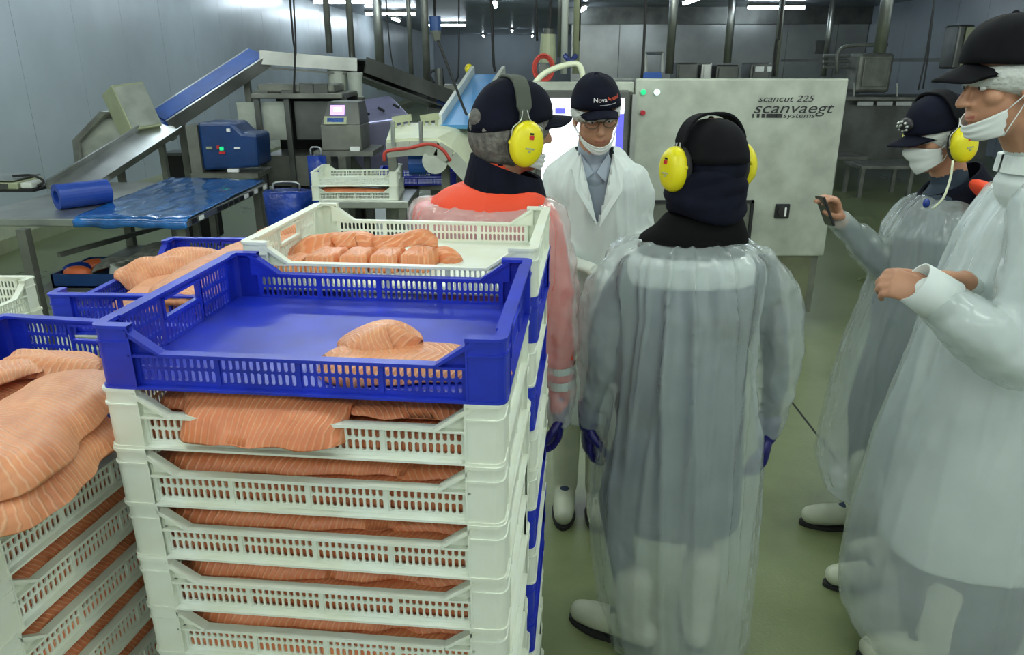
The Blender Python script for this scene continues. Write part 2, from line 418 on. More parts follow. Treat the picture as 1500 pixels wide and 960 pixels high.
def stack(center, rz, top, cols, words, group, spin90=False):
    """cols: colours from the top down; returns the crates"""
    out = []
    for i, cname in enumerate(cols):
        z = top - CH * K * (i + 1)
        j = 0 if i == 0 else 1
        dx, dr = rnd.uniform(-.004, .004) * j, rnd.uniform(-.006, .006) * j
        o = crate(cname, (center[0] + dx, center[1] + rnd.uniform(-.003, .003) * j, z), rz + dr, '%s %s crate, %s' % (cname, 'plastic fish', ORD[i] + ' ' + words), group, math.pi / 2 if spin90 else 0)
        out.append(o)
    zb = (top - CH * K * len(cols)) / K
    if zb > .0:
        t = thing('crate_dolly', 'low steel dolly under ' + words.replace('in the ', 'the ').replace('of the ', 'the '), 'dolly', (center[0], center[1], 0), rz + (math.pi / 2 if spin90 else 0))
        t.scale = (K, K, K)
        q = MB(); h0 = min(.025, zb * .4)
        q.box((-.39, -.29, zb - h0), (.39, -.25, zb)).box((-.39, .25, zb - h0), (.39, .29, zb)).box((-.39, -.25, zb - h0), (-.35, .25, zb)).box((.35, -.25, zb - h0), (.39, .25, zb))
        fr = bpy.data.objects.new('frame', q.mesh('dolly_frame')); COL.objects.link(fr); fr.data.materials.append(MATS['steel']); fr.parent = t
        for x in (-.34, .34):
            for y in (-.24, .24):
                h = zb - h0
                wq = MB().tube([(x - .012, y, h / 2), (x + .012, y, h / 2)], h / 2, 14).mesh('dolly_wheel'); wq.materials.append(MATS['rubber_black'])
                wo = bpy.data.objects.new('wheel', wq); COL.objects.link(wo); wo.parent = t
    return out
A1 = -math.radians(5.9); d1 = V((-math.sin(A1), math.cos(A1), 0)); w1 = V((math.cos(A1), math.sin(A1), 0))
def drop(h): return CAM_H - (CAM_H - h) * K
TOP1 = drop(1.376)
FL = PH(131, 476, TOP1); C1 = FL + (w1 * .4 + d1 * .3) * K
st1 = stack(C1, A1, TOP1, ['blue'] + ['white'] * 14, 'of the front stack', 'crates of the front stack')
C2 = C1 + (d1 * .625 + w1 * .012) * K; TOP2 = drop(1.395)
st2 = stack(C2, A1, TOP2, ['white', 'blue', 'white', 'blue', 'white', 'white', 'blue', 'white', 'blue', 'blue', 'white', 'white', 'white', 'white', 'white'], 'of the stack right behind the front stack', 'crates of the second stack')
A3 = -math.radians(9.5); TOP3 = drop(1.179)
d3 = V((-math.sin(A3), math.cos(A3), 0)); w3 = V((math.cos(A3), math.sin(A3), 0))
BL3 = PH(4, 459, TOP3); C3 = BL3 + (w3 * .3 - d3 * .4) * K
st3 = stack(C3, A3, TOP3, ['blue'] + ['white'] * 12, 'of the left stack', 'crates of the left stack', True)
A4 = -math.radians(3.0); d4 = V((-math.sin(A4), math.cos(A4), 0)); w4 = V((math.cos(A4), math.sin(A4), 0))
BL4 = PH(250, 347, TOP3); C4 = BL4 + (w4 * .3 - d4 * .4) * K
st4 = stack(C4, A4, TOP3, ['blue'] + ['white'] * 12, 'of the stack behind the left one', 'crates of the rear left stack', True)
TOP5 = drop(1.048); A5 = -math.radians(2)
BR5 = PH(52, 404, TOP5); d5 = V((-math.sin(A5), math.cos(A5), 0)); w5 = V((math.cos(A5), math.sin(A5), 0))
C5 = BR5 - (w5 * .3 + d5 * .4) * K
st5 = stack(C5, A5, TOP5, ['white'] * 12, 'of the far left stack', 'crates of the far left stack', True)
# ================================================================ salmon
def fillet(label, path, width, th, group, m=None, up=(0, 0, 1), taper=.55, sagp=0.0, sagn=0.0, block=False, name='salmon_fillet', cat='salmon', seed=0, rough=.006):
    nu, nv = (30, 12) if not block else (11, 11)
    SA = [0, .03, .10, .25, .4, .5, .6, .75, .90, .97, 1]; SH = [.25, .90, 1, 1, 1, 1, 1, 1, 1, .90, .25]
    pts = spline(path, nu) if len(path) > 2 else [V(path[0]).lerp(V(path[1]), SA[i] if block else i / (nu - 1)) for i in range(nu)]
    width *= K; th *= K; sagp *= K; sagn *= K
    up = V(up).normalized(); top = []; bot = []; uvs = []
    for i, c in enumerate(pts):
        t = i / (nu - 1)
        d = (pts[min(i + 1, nu - 1)] - pts[max(i - 1, 0)]).normalized()
        lat = d.cross(up).normalized(); u2 = lat.cross(d).normalized()
        if block: wv = width * (1 - .06 * abs(2 * t - 1) ** 4); t = SA[i]; tk = th * SH[i]
        else:
            wv = width * (taper + (1 - taper) * (1 - t) ** .7) * max(.12, 1 - abs(2 * t - 1) ** 9) ** .5
            tk = th * (1 - .55 * t) * max(.2, 1 - abs(2 * t - 1) ** 8) ** .5
        for j in range(nv):
            v = -1 + 2 * (SA[j] if block else j / (nv - 1))
            nz = noise.noise(V((c.x * 12 + seed, c.y * 12, v * 2.0))) * (rough if not block else .003)
            e = noise.noise(V((t * 7 + seed * 3, v * 1.3, 5.0))) * .012 * (0 if block else 1)
            off = lat * (v * wv / 2 + (e * abs(v) ** 3)) - u2 * ((sagp if v > 0 else sagn) * abs(v) ** 1.8)
            hh = tk * SH[j] if block else tk * max(.12, (1 - abs(v) ** 3.2) ** .7)
            top.append(c + off + u2 * (hh + nz)); bot.append(c + off + u2 * .0005); uvs.append((t, (v + 1) / 2))
    N = nu * nv; fs = []
    for i in range(nu - 1):
        for j in range(nv - 1):
            a = i * nv + j; fs.append((a, a + 1, a + nv + 1, a + nv)); fs.append((N + a, N + a + nv, N + a + nv + 1, N + a + 1))
    rim = [j for j in range(nv)] + [i * nv + nv - 1 for i in range(1, nu)] + [(nu - 1) * nv + j for j in range(nv - 2, -1, -1)] + [i * nv for i in range(nu - 2, 0, -1)]
    for k in range(len(rim)):
        a, b = rim[k], rim[(k + 1) % len(rim)]; fs.append((b, a, N + a, N + b))
    me = bpy.data.meshes.new(name); me.from_pydata([tuple(q) for q in top + bot], [], fs); me.update()
    uv = me.uv_layers.new(name='UVMap'); L = len(path); ln = sum((pts[i + 1] - pts[i]).length for i in range(nu - 1))
    for lp in me.loops:
        k = lp.vertex_index % N; uv.data[lp.index].uv = (uvs[k][0] * ln / .36, uvs[k][1] * width / .2 if False else uvs[k][1])
    bm = bmesh.new(); bm.from_mesh(me); bmesh.ops.recalc_face_normals(bm, faces=bm.faces); bm.to_mesh(me); bm.free()
    o = put(name, me, m or SALMON, smooth=True)
    tag(o, label, cat, group); return o
def inside(C, A, top, i, x, y, z):
    """point in crate i (0 = top) of a stack, crate axes"""
    return V((C.x, C.y, top - CH * K * (i + 1))) + V((math.cos(A) * x - math.sin(A) * y, math.sin(A) * x + math.cos(A) * y, z)) * K
# front stack: fillets lying along the crates, seen over the lowered front
for i in range(1, 7):
    s = 1 if i % 2 else -1
    q = lambda x, y, z: inside(C1, A1, TOP1, i, x, y, z)
    dx = rnd.uniform(-.04, .04)
    wd = ['second', 'third', 'fourth', 'fifth', 'sixth', 'seventh'][i - 1]
    grp = 'fillets in the white crates of the front stack'
    b = .060
    if i > 1:
        fillet('long salmon fillet at the front of the front stack\'s %s crate' % wd, [q(-.36 + dx, -.17, b), q(0, -.175, b + .004), q(.22 + dx, -.17, b)], .20, .046, grp, seed=i)
        fillet('salmon fillet tail at the right in the front stack\'s %s crate' % wd, [q(.37, -.17, b + .002), q(.28, -.18, b + .004), q(.12 + dx, -.175, b - .012)], .17, .034, grp, seed=i + 20)
    fillet('salmon fillet deep inside the front stack\'s %s crate' % wd, [q(-.34, .08, .05), q(0, .06, .055), q(.33, .08, .05)], .22, .05, grp, seed=i + 40)
    fillet('lower salmon fillet against the slots of the front stack\'s %s crate' % wd, [q(-.375, -.195, .011), q(.375, -.195, .011)], .17, .046, grp, seed=i + 60, block=True)
q = lambda x, y, z: inside(C1, A1, TOP1, 1, x, y, z)
grp = 'fillets hanging out under the blue crate'
fillet('striped salmon fillet drooping over the rim just under the blue crate', [q(-.27, -.225, .084), q(-.14, -.235, .095), q(-.02, -.245, .098), q(.09, -.255, .094)], .20, .034, grp, seed=3, sagn=.012, sagp=.062, taper=.9)
fillet('flat salmon fillet left of the drooping one under the blue crate', [q(-.33, -.16, .064), q(-.2, -.17, .068), q(-.05, -.17, .055)], .2, .036, grp, seed=4)
fillet('thin salmon tail flap right of the drooping fillet under the blue crate', [q(.33, -.16, .066), q(.2, -.20, .078), q(.06, -.225, .080)], .17, .028, grp, seed=9, sagp=.012)
# blue top crate
q = lambda x, y, z: inside(C1, A1, TOP1, 0, x, y, z)
fillet('flat salmon fillet piece on the floor of the blue top crate', [q(.005, -.18, .011), q(.15, -.165, .012), q(.30, -.14, .014), q(.365, -.10, .012)], .21, .040, 'salmon in the blue top crate', m=SALMON_PALE, seed=11, taper=.8)
fillet('folded salmon belly flap lying on the piece in the blue crate', [q(.045, -.15, .040), q(.085, -.10, .066), q(.13, -.075, .074), q(.20, -.10, .050)], .15, .020, 'salmon in the blue top crate', m=SALMON_PALE, seed=12, taper=.65, sagp=.030, sagn=.045, rough=.012)
# second stack, white top crate: portions in a row
q = lambda x, y, z: inside(C2, A1, TOP2, 0, x, y, z)
grp = 'cut portions in the white top crate'
for k, (x, y, a, l, wd_, h) in enumerate(((-.325, -.13, 1.25, .15, .075, .035), (-.232, -.10, 1.45, .14, .086, .050), (-.143, -.09, 1.55, .13, .084, .050), (-.055, -.08, 1.55, .13, .082, .050), (.035, -.065, 1.5, .13, .088, .050))):
    c = q(x, y, .011); dd = V((math.cos(a + A1), math.sin(a + A1), 0)) * l / 2 * K
    fillet(['leftmost cut salmon portion by the white crate wall', 'second cut salmon portion from the left in the white crate', 'middle cut salmon portion in the white crate', 'fourth cut salmon portion from the left in the white crate', 'rightmost square salmon portion in the white crate'][k],
           [c - dd, c + dd], wd_, h, grp, m=SALMON_FINE, block=True, name='salmon_portion', seed=k)
for k, (pts, wd_, h, lb) in enumerate((
        ([(-.355, -.04, .02), (-.31, .05, .055), (-.25, .13, .05)], .15, .024, 'crumpled salmon flap in the white crate\'s left corner'),
        ([(-.26, .03, .055), (-.20, .08, .070), (-.13, .06, .050), (-.09, .09, .045)], .12, .022, 'curled salmon trim behind the second portion'),
        ([(-.13, .02, .060), (-.05, .05, .070), (.0, .06, .078), (.05, .11, .060)], .10, .024, 'curved belly strip lying over the middle portions'),
        ([(.04, .05, .012), (.10, .03, .026), (.15, .02, .012)], .09, .026, 'small end piece right of the portions'))):
    fillet(lb, [q(*p) for p in pts], wd_, h, grp, m=SALMON_FINE, name='salmon_trim', seed=30 + k, taper=.85, sagp=.022, sagn=.03, rough=.016)
# left stack
grp = 'large fillets heaped on the left stack'
def p3(x, y, z): return PH(x, y, drop(z))
fillet('big striped salmon fillet on top at the right rim of the left stack', [p3(-60, 720, 1.175), p3(30, 635, 1.178), p3(95, 578, 1.18), p3(136, 545, 1.17)], .23, .045, grp, m=SALMON_PALE, seed=51, taper=.8, sagp=.03)
fillet('salmon fillet under it hanging over the left stack\'s right rim', [p3(-40, 765, 1.125), p3(50, 690, 1.128), p3(105, 640, 1.13), p3(140, 606, 1.125)], .17, .032, grp, m=SALMON_PALE, seed=52, taper=.8, sagp=.035)
fillet('salmon fillet at the far left of the left stack\'s heap', [p3(-120, 610, 1.15), p3(-40, 560, 1.165), p3(50, 535, 1.15)], .17, .045, grp, m=SALMON_PALE, seed=53, taper=.8)
fillet('salmon fillet lying near the handle of the left stack\'s blue crate', [p3(10, 545, 1.13), p3(70, 540, 1.135), p3(150, 535, 1.12)], .15, .05, grp, m=SALMON_PALE, seed=54, taper=.8)
fillet('salmon fillet lying below the heap inside the left blue crate', [inside(C3, A3, TOP3, 0, .0, -.33, .04), inside(C3, A3, TOP3, 0, -.02, 0, .05), inside(C3, A3, TOP3, 0, 0, .33, .04)], .34, .05, grp, m=SALMON_PALE, seed=55, taper=.9)
for i in range(1, 6):
    wd = ['second', 'third', 'fourth', 'fifth', 'sixth'][i - 1]
    q = lambda x, y, z: inside(C3, A3, TOP3, i, x, y, z)
    g5 = 'fillets in the white crates of the left stack'
    fillet('salmon fillet by the open side of the left stack\'s %s crate' % wd, [q(.19, .36, .055), q(.185, 0, .062), q(.19, -.36, .058)], .19, .05, g5, seed=i + 70, taper=.8)
    fillet('lower salmon fillet against the slots of the left stack\'s %s crate' % wd, [q(.195, -.375, .011), q(.195, .375, .011)], .17, .045, g5, seed=i + 90, block=True)
    fillet('salmon fillet deep inside the left stack\'s %s crate' % wd, [q(-.05, .34, .05), q(-.04, 0, .055), q(-.05, -.34, .05)], .22, .045, g5, seed=i + 110)
# rear left stack
grp = 'fillets in the blue crate behind the left stack'
q = lambda x, y, z: inside(C4, A4, TOP3, 0, x, y, z)
fillet('long salmon fillet along the near edge of the rear blue crate', [q(.10, -.40, .10), q(.14, -.1, .135), q(.20, .2, .15), q(.25, .42, .155)], .30, .045, grp, m=SALMON_PALE, seed=61, taper=.85)
fillet('rounded salmon piece bulging over the rear blue crate\'s left rim', [q(-.27, -.06, .075), q(-.20, .04, .115), q(-.10, .14, .12), q(.02, .20, .11)], .20, .030, grp, m=SALMON_PALE, seed=62, taper=.9, sagp=.03, sagn=.03, rough=.018)
fillet('salmon fillet filling the rear blue crate below the long one', [q(-.02, -.34, .04), q(-.02, 0, .055), q(0, .34, .05)], .36, .055, grp, m=SALMON_PALE, seed=63, taper=.95)
fillet('salmon end draped over the rear blue crate\'s far rim', [q(.14, .20, .15), q(.20, .34, .17), q(.26, .44, .145)], .16, .05, grp, m=SALMON_PALE, seed=64, taper=.85, sagn=.03)
fillet('salmon fillet inside the white crate at the far left edge', [inside(C5, A5, TOP5, 0, .10, -.3, .02), inside(C5, A5, TOP5, 0, .12, 0, .03), inside(C5, A5, TOP5, 0, .10, .3, .02)], .26, .05, 'far left salmon', m=SALMON_PALE, seed=65)
# ================================================================ people
mat('skin', (.50, .25, .15), .5, var=.12, vscale=14, sss=.1)
mat('lips', (.42, .13, .10), .45)
mat('eye_white', (.75, .74, .70), .2); mat('iris', (.03, .035, .03), .2); mat('brow', (.16, .11, .07), .7)
mat('navy', (.005, .006, .016), .85, var=.3, vscale=20, spec=.18)
mat('cap_black', (.005, .005, .007), .85, var=.3, vscale=25, spec=.2)
mat('workwear_dark', (.035, .055, .085), .8, var=.3)
mat('workwear_black', (.006, .006, .0065), .9, spec=.15)
mat('trousers_navy', (.03, .05, .09), .8)
mat('hivis', (.95, .075, .02), .6, emit=(1, .08, .02), es=.0)
mat('reflective', (.55, .66, .62), .4)
mat('shirt_blue', (.36, .42, .50), .7)
mat('coat_white', (.72, .78, .76), .6, var=.05, vscale=5, bump=.25, bscale=9)
def film(name, col, alpha, rough=.26):
    """thin clear plastic film: scatters some light, shines, lets the clothes show through"""
    m = mat(name, col, rough, var=.05, vscale=5, alpha=alpha, bump=.45, bscale=13, spec=.6, coat=.6); return m
film('gown_film', (.66, .74, .74), .42, .18); film('gown_film_dense', (.70, .77, .77), .46, .2); film('gown_film_clear', (.75, .76, .76), .42, .2)
mat('hair_net', (.70, .72, .68), .6, alpha=.72, bump=.9, bscale=60)
mat('hair_grey', (.15, .145, .13), .75, var=.45, vscale=60, bump=.8, bscale=70)
mat('hair_fair', (.30, .25, .16), .7, var=.4, vscale=60, bump=.5, bscale=90)
mat('mask_white', (.74, .77, .75), .7, bump=.2, bscale=30)
mat('muff_yellow', (.85, .74, .012), .32)
mat('glove_blue', (.012, .010, .14), .35, bump=.3, bscale=40)
mat('glove_white', (.74, .78, .70), .45, bump=.3, bscale=40)
mat('boot_white', (.58, .61, .47), .4, var=.15)
mat('wire', (.55, .55, .5), .3, .9)
mat('strap_olive', (.06, .07, .05), .6)
def head_matrix(c, yaw, pitch=0, roll=0):
    return Matrix.Translation(c) @ Matrix.Rotation(math.radians(yaw), 4, 'Z') @ Matrix.Rotation(math.radians(pitch), 4, 'X') @ Matrix.Rotation(math.radians(roll), 4, 'Y')
def add_head(g, M, neck):
    E = lambda c, r: g.ell(M, c, r, 18, 12)
    E((0, -.012, .032), (.075, .096, .088)); E((0, .022, -.045), (.060, .068, .082)); E((0, .058, -.098), (.030, .027, .024)); E((0, .03, -.075), (.052, .045, .04))
    for q in (-1, 1):
        E((q * .040, .055, -.022), (.024, .025, .022)); E((q * .028, .078, .022), (.026, .012, .009))
        E((q * .0755, -.006, -.018), (.009, .020, .031)); E((q * .010, .100, -.036), (.009, .010, .008))
    g.limb([M @ V((0, .085, .012)), M @ V((0, .100, -.012)), M @ V((0, .111, -.033))], [.008, .010, .0125], 10)
    E((0, .083, -.064), (.024, .012, .0055)); E((0, .082, -.075), (.021, .012, .006))
    g.limb([M @ V((0, -.02, -.05)), V(neck)], [.056, .062], 16)
    g.limb([V(neck), V(neck) + V((0, 0, -.06))], [.062, .09], 16)
def hand(g, wrist, d, n, side, curl=(.5, .6, .4), s=1.0, spread=.0, thumb=.5):
    """palm, four fingers and thumb; d along the hand, n where the palm faces"""
    wrist = V(wrist); d = V(d).normalized(); n = (V(n) - V(n).dot(d) * d).normalized(); l = d.cross(n).normalized() * side
    rings = []
    for t, wv, hv in ((-.005, .026, .020), (.02, .032, .019), (.05, .040, .018), (.08, .042, .016), (.096, .039, .012)):
        rings.append([wrist + d * t * s + l * wv * s * math.cos(a) + n * hv * s * math.sin(a) for a in [2 * math.pi * i / 14 for i in range(14)]])
    g.loft(rings)
    for i, L in enumerate((.070, .080, .074, .058)):
        p = wrist + (d * (.088 - .004 * abs(i - 1.3)) + l * (i - 1.5) * -.0205) * s
        a = 0; pts = [p]; dd = (d + l * (1.5 - i) * spread).normalized()
        for k, fr in enumerate((.46, .30, .24)):
            a += curl[k]; p = p + (dd * math.cos(a) + n * math.sin(a)) * L * fr * s; pts.append(p)
        g.limb(pts, [.0098 * s, .0092 * s, .0085 * s, .0072 * s], 10)
    p = wrist + (d * .022 + l * .030) * s
    p2 = p + (d * .6 + l * .55 + n * thumb).normalized() * .042 * s; p3_ = p2 + (d * .85 + l * .1 + n * thumb).normalized() * .032 * s
    p4 = p3_ + (d * .95 - l * .15 + n * thumb * .8).normalized() * .026 * s
    g.limb([p, p2, p3_, p4], [.015 * s, .0125 * s, .011 * s, .009 * s], 10)
def elring(c, rx, ry, yaw, n=40, ex=2.4):
    a = math.radians(yaw); ux = V((math.cos(a), math.sin(a), 0)); uy = V((-math.sin(a), math.cos(a), 0)); out = []
    for i in range(n):
        t = 2 * math.pi * i / n; cx, cy = math.cos(t), math.sin(t)
        out.append(V(c) + ux * rx * math.copysign(abs(cx) ** (2 / ex), cx) + uy * ry * math.copysign(abs(cy) ** (2 / ex), cy))
    return out
def zone_materials(me, zones):
    """each face takes the material of the nearest named bone"""
    names = []
    for z in zones:
        if z[3] not in names: names.append(z[3])
    for nme in names: me.materials.append(MATS[nme])
    n = len(me.polygons); c = np.empty(n * 3); me.polygons.foreach_get('center', c); c = c.reshape(-1, 3)
    best = np.full(n, 1e9); idx = np.zeros(n, int)
    for a, b, r, nme in zones:
        a, b = np.array(a), np.array(b); ab = b - a; t = np.clip(((c - a) @ ab) / max(ab @ ab, 1e-9), 0, 1)
        dd = np.linalg.norm(c - (a + t[:, None] * ab), axis=1) / r
        k = dd < best; best[k] = dd[k]; idx[k] = names.index(nme)
    me.polygons.foreach_set('material_index', idx.astype(np.int32)); me.update()
def body(root, J, voxel=.006):
    g = MB(); M = J['head']; nk = V(J['neck']); pel = V(J['pelvis']); yaw = J['yaw']; bulk = J.get('bulk', 1)
    add_head(g, M, nk)
    sh = (V(J['shL']) + V(J['shR'])) / 2; half = (V(J['shL']) - V(J['shR'])).length / 2
    rs = [elring(pel + V((0, 0, -.09)), .15, .11, yaw), elring(pel, .175 * bulk, .125 * bulk, yaw), elring(pel.lerp(sh, .4), .155 * bulk, .115 * bulk, yaw), elring(pel.lerp(sh, .75), .175 * bulk, .125 * bulk, yaw),
          elring(sh + V((0, 0, -.03)), half * .86, .09, yaw), elring(sh + V((0, 0, .03)), half * .60, .07, yaw), elring(nk + V((0, 0, -.01)), .07, .065, yaw)]
    g.loft(rs)
    zones = [(pel - V((0, 0, .05)), sh, .19, J['top']), (V(J['shL']), V(J['shR']), .10, J['top'])]
    hc = M @ V((0, 0, 0)); zones += [(hc, M @ V((0, .04, -.06)), .10, 'skin'), (M @ V((0, -.02, -.06)), nk + V((0, 0, .02)), .055, J.get('neckmat', 'skin')), (nk + V((0, 0, -.03)), nk + V((0, 0, -.06)), .065, J['neckmat'] if 'neckmat' in J else J['top'])]
    zones.append((M @ V((-.02, .088, -.069)), M @ V((.02, .088, -.069)), .0095, 'lips'))
    for s, q in (('L', -1), ('R', 1)):
        a, e, wv = V(J['sh' + s]), V(J['el' + s]), V(J['wr' + s])
        g.limb([a, a.lerp(e, .5), e, e.lerp(wv, .5), wv], [.042, .038, .034, .031, .026], 14)
        d, n, side, kw = J['hand' + s]; hand(g, wv, d, n, side, **kw)
        zones += [(a, e, .055, J['top']), (e, e.lerp(wv, .9), .042, J['top']), (wv, wv + V(d).normalized() * .15, .05, J.get('handmat', 'skin'))]
        hp = pel + V((math.cos(math.radians(yaw)), math.sin(math.radians(yaw)), 0)) * .09 * q + V((0, 0, -.03)); kn, an = V(J['kn' + s]), V(J['an' + s])
        g.limb([hp, hp.lerp(kn, .5), kn, kn.lerp(an, .4), an], [.085, .070, .050, .045, .036], 14)
        g.limb([an, an + V((0, 0, -.03)) + V(J['toe' + s]).normalized() * .10], [.034, .026], 10)
        zones += [(hp, kn, .085, J['legs']), (kn, an, .06, J['legs']), (an, an + V((0, 0, -.05)), .05, J['legs'])]
    me = remesh(g, voxel, 5, 'body'); zone_materials(me, zones)
    return put('body', me, 'skin', root, smooth=True)
def boot(root, ankle, toe, shaft=.30, s=1.0):
    g = MB(); a = V(ankle); t = V(toe).normalized(); b = V((a.x, a.y, 0))
    g.limb([b + V((0, 0, shaft)), b + V((0, 0, .16)), b + V((0, 0, .09))], [.064 * s, .056 * s, .055 * s], 18)
    heel = b - t * .05 + V((0, 0, .055)); g.limb([heel, b + t * .06 + V((0, 0, .06)), b + t * .135 + V((0, 0, .052)), b + t * .185 + V((0, 0, .047))], [.044, .047, .047, .040], 18)
    me = remesh(g, .007, 6, 'boot'); co = coords(me); co[:, 2] = np.maximum(co[:, 2], .012); set_coords(me, co)
    o = put('boot', me, 'boot_white', root, smooth=True)
    g = MB(); l = t.cross(V((0, 0, 1)))
    out = [b + t * (.075 + .155 * math.cos(k)) + l * .050 * math.sin(k) * (1.05 if math.cos(k) > 0 else .9) + V((0, 0, .001)) for k in [2 * math.pi * i / 24 for i in range(24)]]
    g.prism(out, (0, 0, .016)); g.build('sole', 'rubber_black', o)
    return o
def garment(root, name, m, rings, sleeves, voxel=.009, folds=9, amp=.010, zr=(0, 1.5), seed=0, wr=.006, smooth=6, yaw=0, cut=None, ex=2.3, crisp=1.6):
    """rings: (y, xl, xr, forward, depth) read off the outline; sleeves: (points, radii)"""
    g = MB(); cs = []; rr = []
    for y, xl, xr, f, dep in rings:
        c = P((xl + xr) / 2, y, f); rx = (xr - xl) / 2 * MPP(y, f); cs.append(c); rr.append(rx); g_r = elring(c, rx, dep, yaw, ex=ex)
        rings_out.append(g_r) if False else None
        if not hasattr(g, 'R'): g.R = []
        g.R.append(g_r)
    g.loft(g.R)
    for pts, rad in sleeves: g.limb(spline(pts, 14), list(np.interp(np.linspace(0, 1, 14), np.linspace(0, 1, len(rad)), rad)), 22)
    me = remesh(g, voxel, smooth, name); co = coords(me); no = normals(me)
    zs = np.array([c.z for c in cs])[::-1]; cx = np.array([c.x for c in cs])[::-1]; cy = np.array([c.y for c in cs])[::-1]; o_ = np.argsort(zs); zs, cx, cy = zs[o_], cx[o_], cy[o_]
    X = co[:, 0] - np.interp(co[:, 2], zs, cx); Y = co[:, 1] - np.interp(co[:, 2], zs, cy); th = np.arctan2(Y, X)
    rad_ = np.hypot(X, Y); rlim = np.interp(co[:, 2], zs, np.array(rr)[::-1][o_])
    ph = np.array([1.5 * noise.noise(V((seed, z * 1.0, 0))) for z in co[:, 2]]); th2 = th + .25 * np.array([noise.noise(V((t * 1.3, z * 1.1, seed + 3))) for t, z in zip(th, co[:, 2])])
    # irregular long folds: ridges of a noise that runs round the body and changes slowly with height
    cs_, sn_ = np.cos(th), np.sin(th); q_ = folds * .30
    rid = np.array([(1 - min(1, 2.6 * abs(noise.noise(V((a_ * q_ + seed, b_ * q_, z_ * .55 + seed)))))) ** crisp for a_, b_, z_ in zip(cs_, sn_, co[:, 2])])
    rid = rid + .35 * np.array([(1 - min(1, 2.6 * abs(noise.noise(V((a_ * q_ * 1.9 + seed, b_ * q_ * 1.9, z_ * .9 - seed)))))) ** crisp for a_, b_, z_ in zip(cs_, sn_, co[:, 2])])
    zt = np.clip((co[:, 2] - zr[0]) / (zr[1] - zr[0]), 0, 1)
    onbody = 1 / (1 + np.exp((rad_ - rlim * 1.08) * 60))
    disp = amp * (rid - .5) * onbody * (.22 + 1.0 * zt ** 1.4) * np.clip((zs[-1] + .012 - co[:, 2]) / .09, .12, 1)
    wn = np.array([noise.turbulence(V((p[0] * 13 + seed, p[1] * 13, p[2] * 9)), 3, False) for p in co]) if wr else 0
    disp = disp + wr * (wn - .35) * (.35 + 1.3 * (1 - onbody))
    set_coords(me, co + no * disp[:, None])
    if cut:
        bm = bmesh.new(); bm.from_mesh(me); bmesh.ops.delete(bm, geom=[v for v in bm.verts if cut(v.co)], context='VERTS'); bm.to_mesh(me); bm.free()
    return put(name, me, m, root, smooth=True)
def cap(root, M, m, bill=True, z0=.022, tilt=.10, sc_=1.0, billlen=.078, droop=.25, logo=None):
    g = MB(); nu, nv = 32, 10; vs = []
    for i in range(nv + 1):
        ph = (i / nv) * math.pi / 2
        for j in range(nu):
            t = 2 * math.pi * j / nu
            x = .085 * sc_ * math.cos(ph) ** .75 * math.cos(t); y = -.010 + .108 * sc_ * math.cos(ph) ** .75 * math.sin(t)
            z = z0 + (.108 * sc_) * math.sin(ph) + tilt * (y + .01) * (1 - i / nv) - .004 * abs(math.sin(3 * t)) * math.sin(2 * ph)
            vs.append(M @ V((x, y, z)))
    fs = [(i * nu + j, i * nu + (j + 1) % nu, (i + 1) * nu + (j + 1) % nu, (i + 1) * nu + j) for i in range(nv) for j in range(nu)]
    g.add(vs, fs); o = g.build('cap', m, root, smooth=True)
    s = o.modifiers.new('thick', 'SOLIDIFY'); s.thickness = .004; s.offset = -1
    g = MB(); g.ell(M, (0, -.01, z0 + .108 * sc_), (.008, .008, .005), 10, 6); g.build('cap_button', m, o, smooth=True)
    if bill:
        g = MB(); top = []; n = 17; rows = 7
        for k in range(rows):
            u = k / (rows - 1)
            for i in range(n):
                a = -1 + 2 * i / (n - 1); hw = .076 * (1 - .12 * u)
                ye = math.sqrt(max(0, 1 - a * a)); x = hw * a
                y0 = -.010 + .108 * math.sqrt(max(0, 1 - (x / .087) ** 2)) - .004
                y = y0 + billlen * u * (ye ** .55)
                top.append(V((x, y, z0 + tilt * (y0 + .01) + .004 - droop * (y - y0) - .35 * x * x / .076 * (1.0))))
        vs = [M @ p for p in top] + [M @ (p - V((0, 0, .005))) for p in top]; N = n * rows
        fs = []
        for k in range(rows - 1):
            for i in range(n - 1):
                b = k * n + i; fs += [(b, b + 1, b + n + 1, b + n), (N + b, N + b + n, N + b + n + 1, N + b + 1)]
        for i in range(n - 1): fs += [((rows - 1) * n + i, (rows - 1) * n + i + 1, N + (rows - 1) * n + i + 1, N + (rows - 1) * n + i)]
        g.add(vs, fs); g.build('bill', m, o, smooth=True)
    return o
def net(root, M, m, name, lo=-.055, sc_=1.0, back=True, zt=.07, seed=0, bulge=.0, kd=.105):
    """hair or net showing below the cap"""
    g = MB(); nu, nv = 40, 12; vs = []
    for i in range(nv + 1):
        u = i / nv
        for j in range(nu):
            t = 2 * math.pi * j / nu; s_, c_ = math.sin(t), math.cos(t)
            front = max(0, s_); z = zt + (lo * (1 - front) ** .8 + (-.002) * front - zt) * u
            r = 1.02 + .06 * math.sin(u * math.pi) + bulge * math.sin(u * math.pi) * (1 - front) + .035 * noise.noise(V((c_ * 4 + seed, s_ * 4, u * 4)))
            k = math.sqrt(max(.25, 1 - ((z - .032) / kd) ** 2)); k2 = 1 if u < .85 else 1 - .25 * (u - .85) / .15
            vs.append(M @ V((.083 * sc_ * r * k * k2 * c_, -.012 + .104 * sc_ * r * k * k2 * s_, z)))
    fs = [(i * nu + j, i * nu + (j + 1) % nu, (i + 1) * nu + (j + 1) % nu, (i + 1) * nu + j) for i in range(nv) for j in range(nu)]
    g.add(vs, fs); o = g.build(name, m, root, smooth=True)
    s = o.modifiers.new('thick', 'SOLIDIFY'); s.thickness = .002
    return o
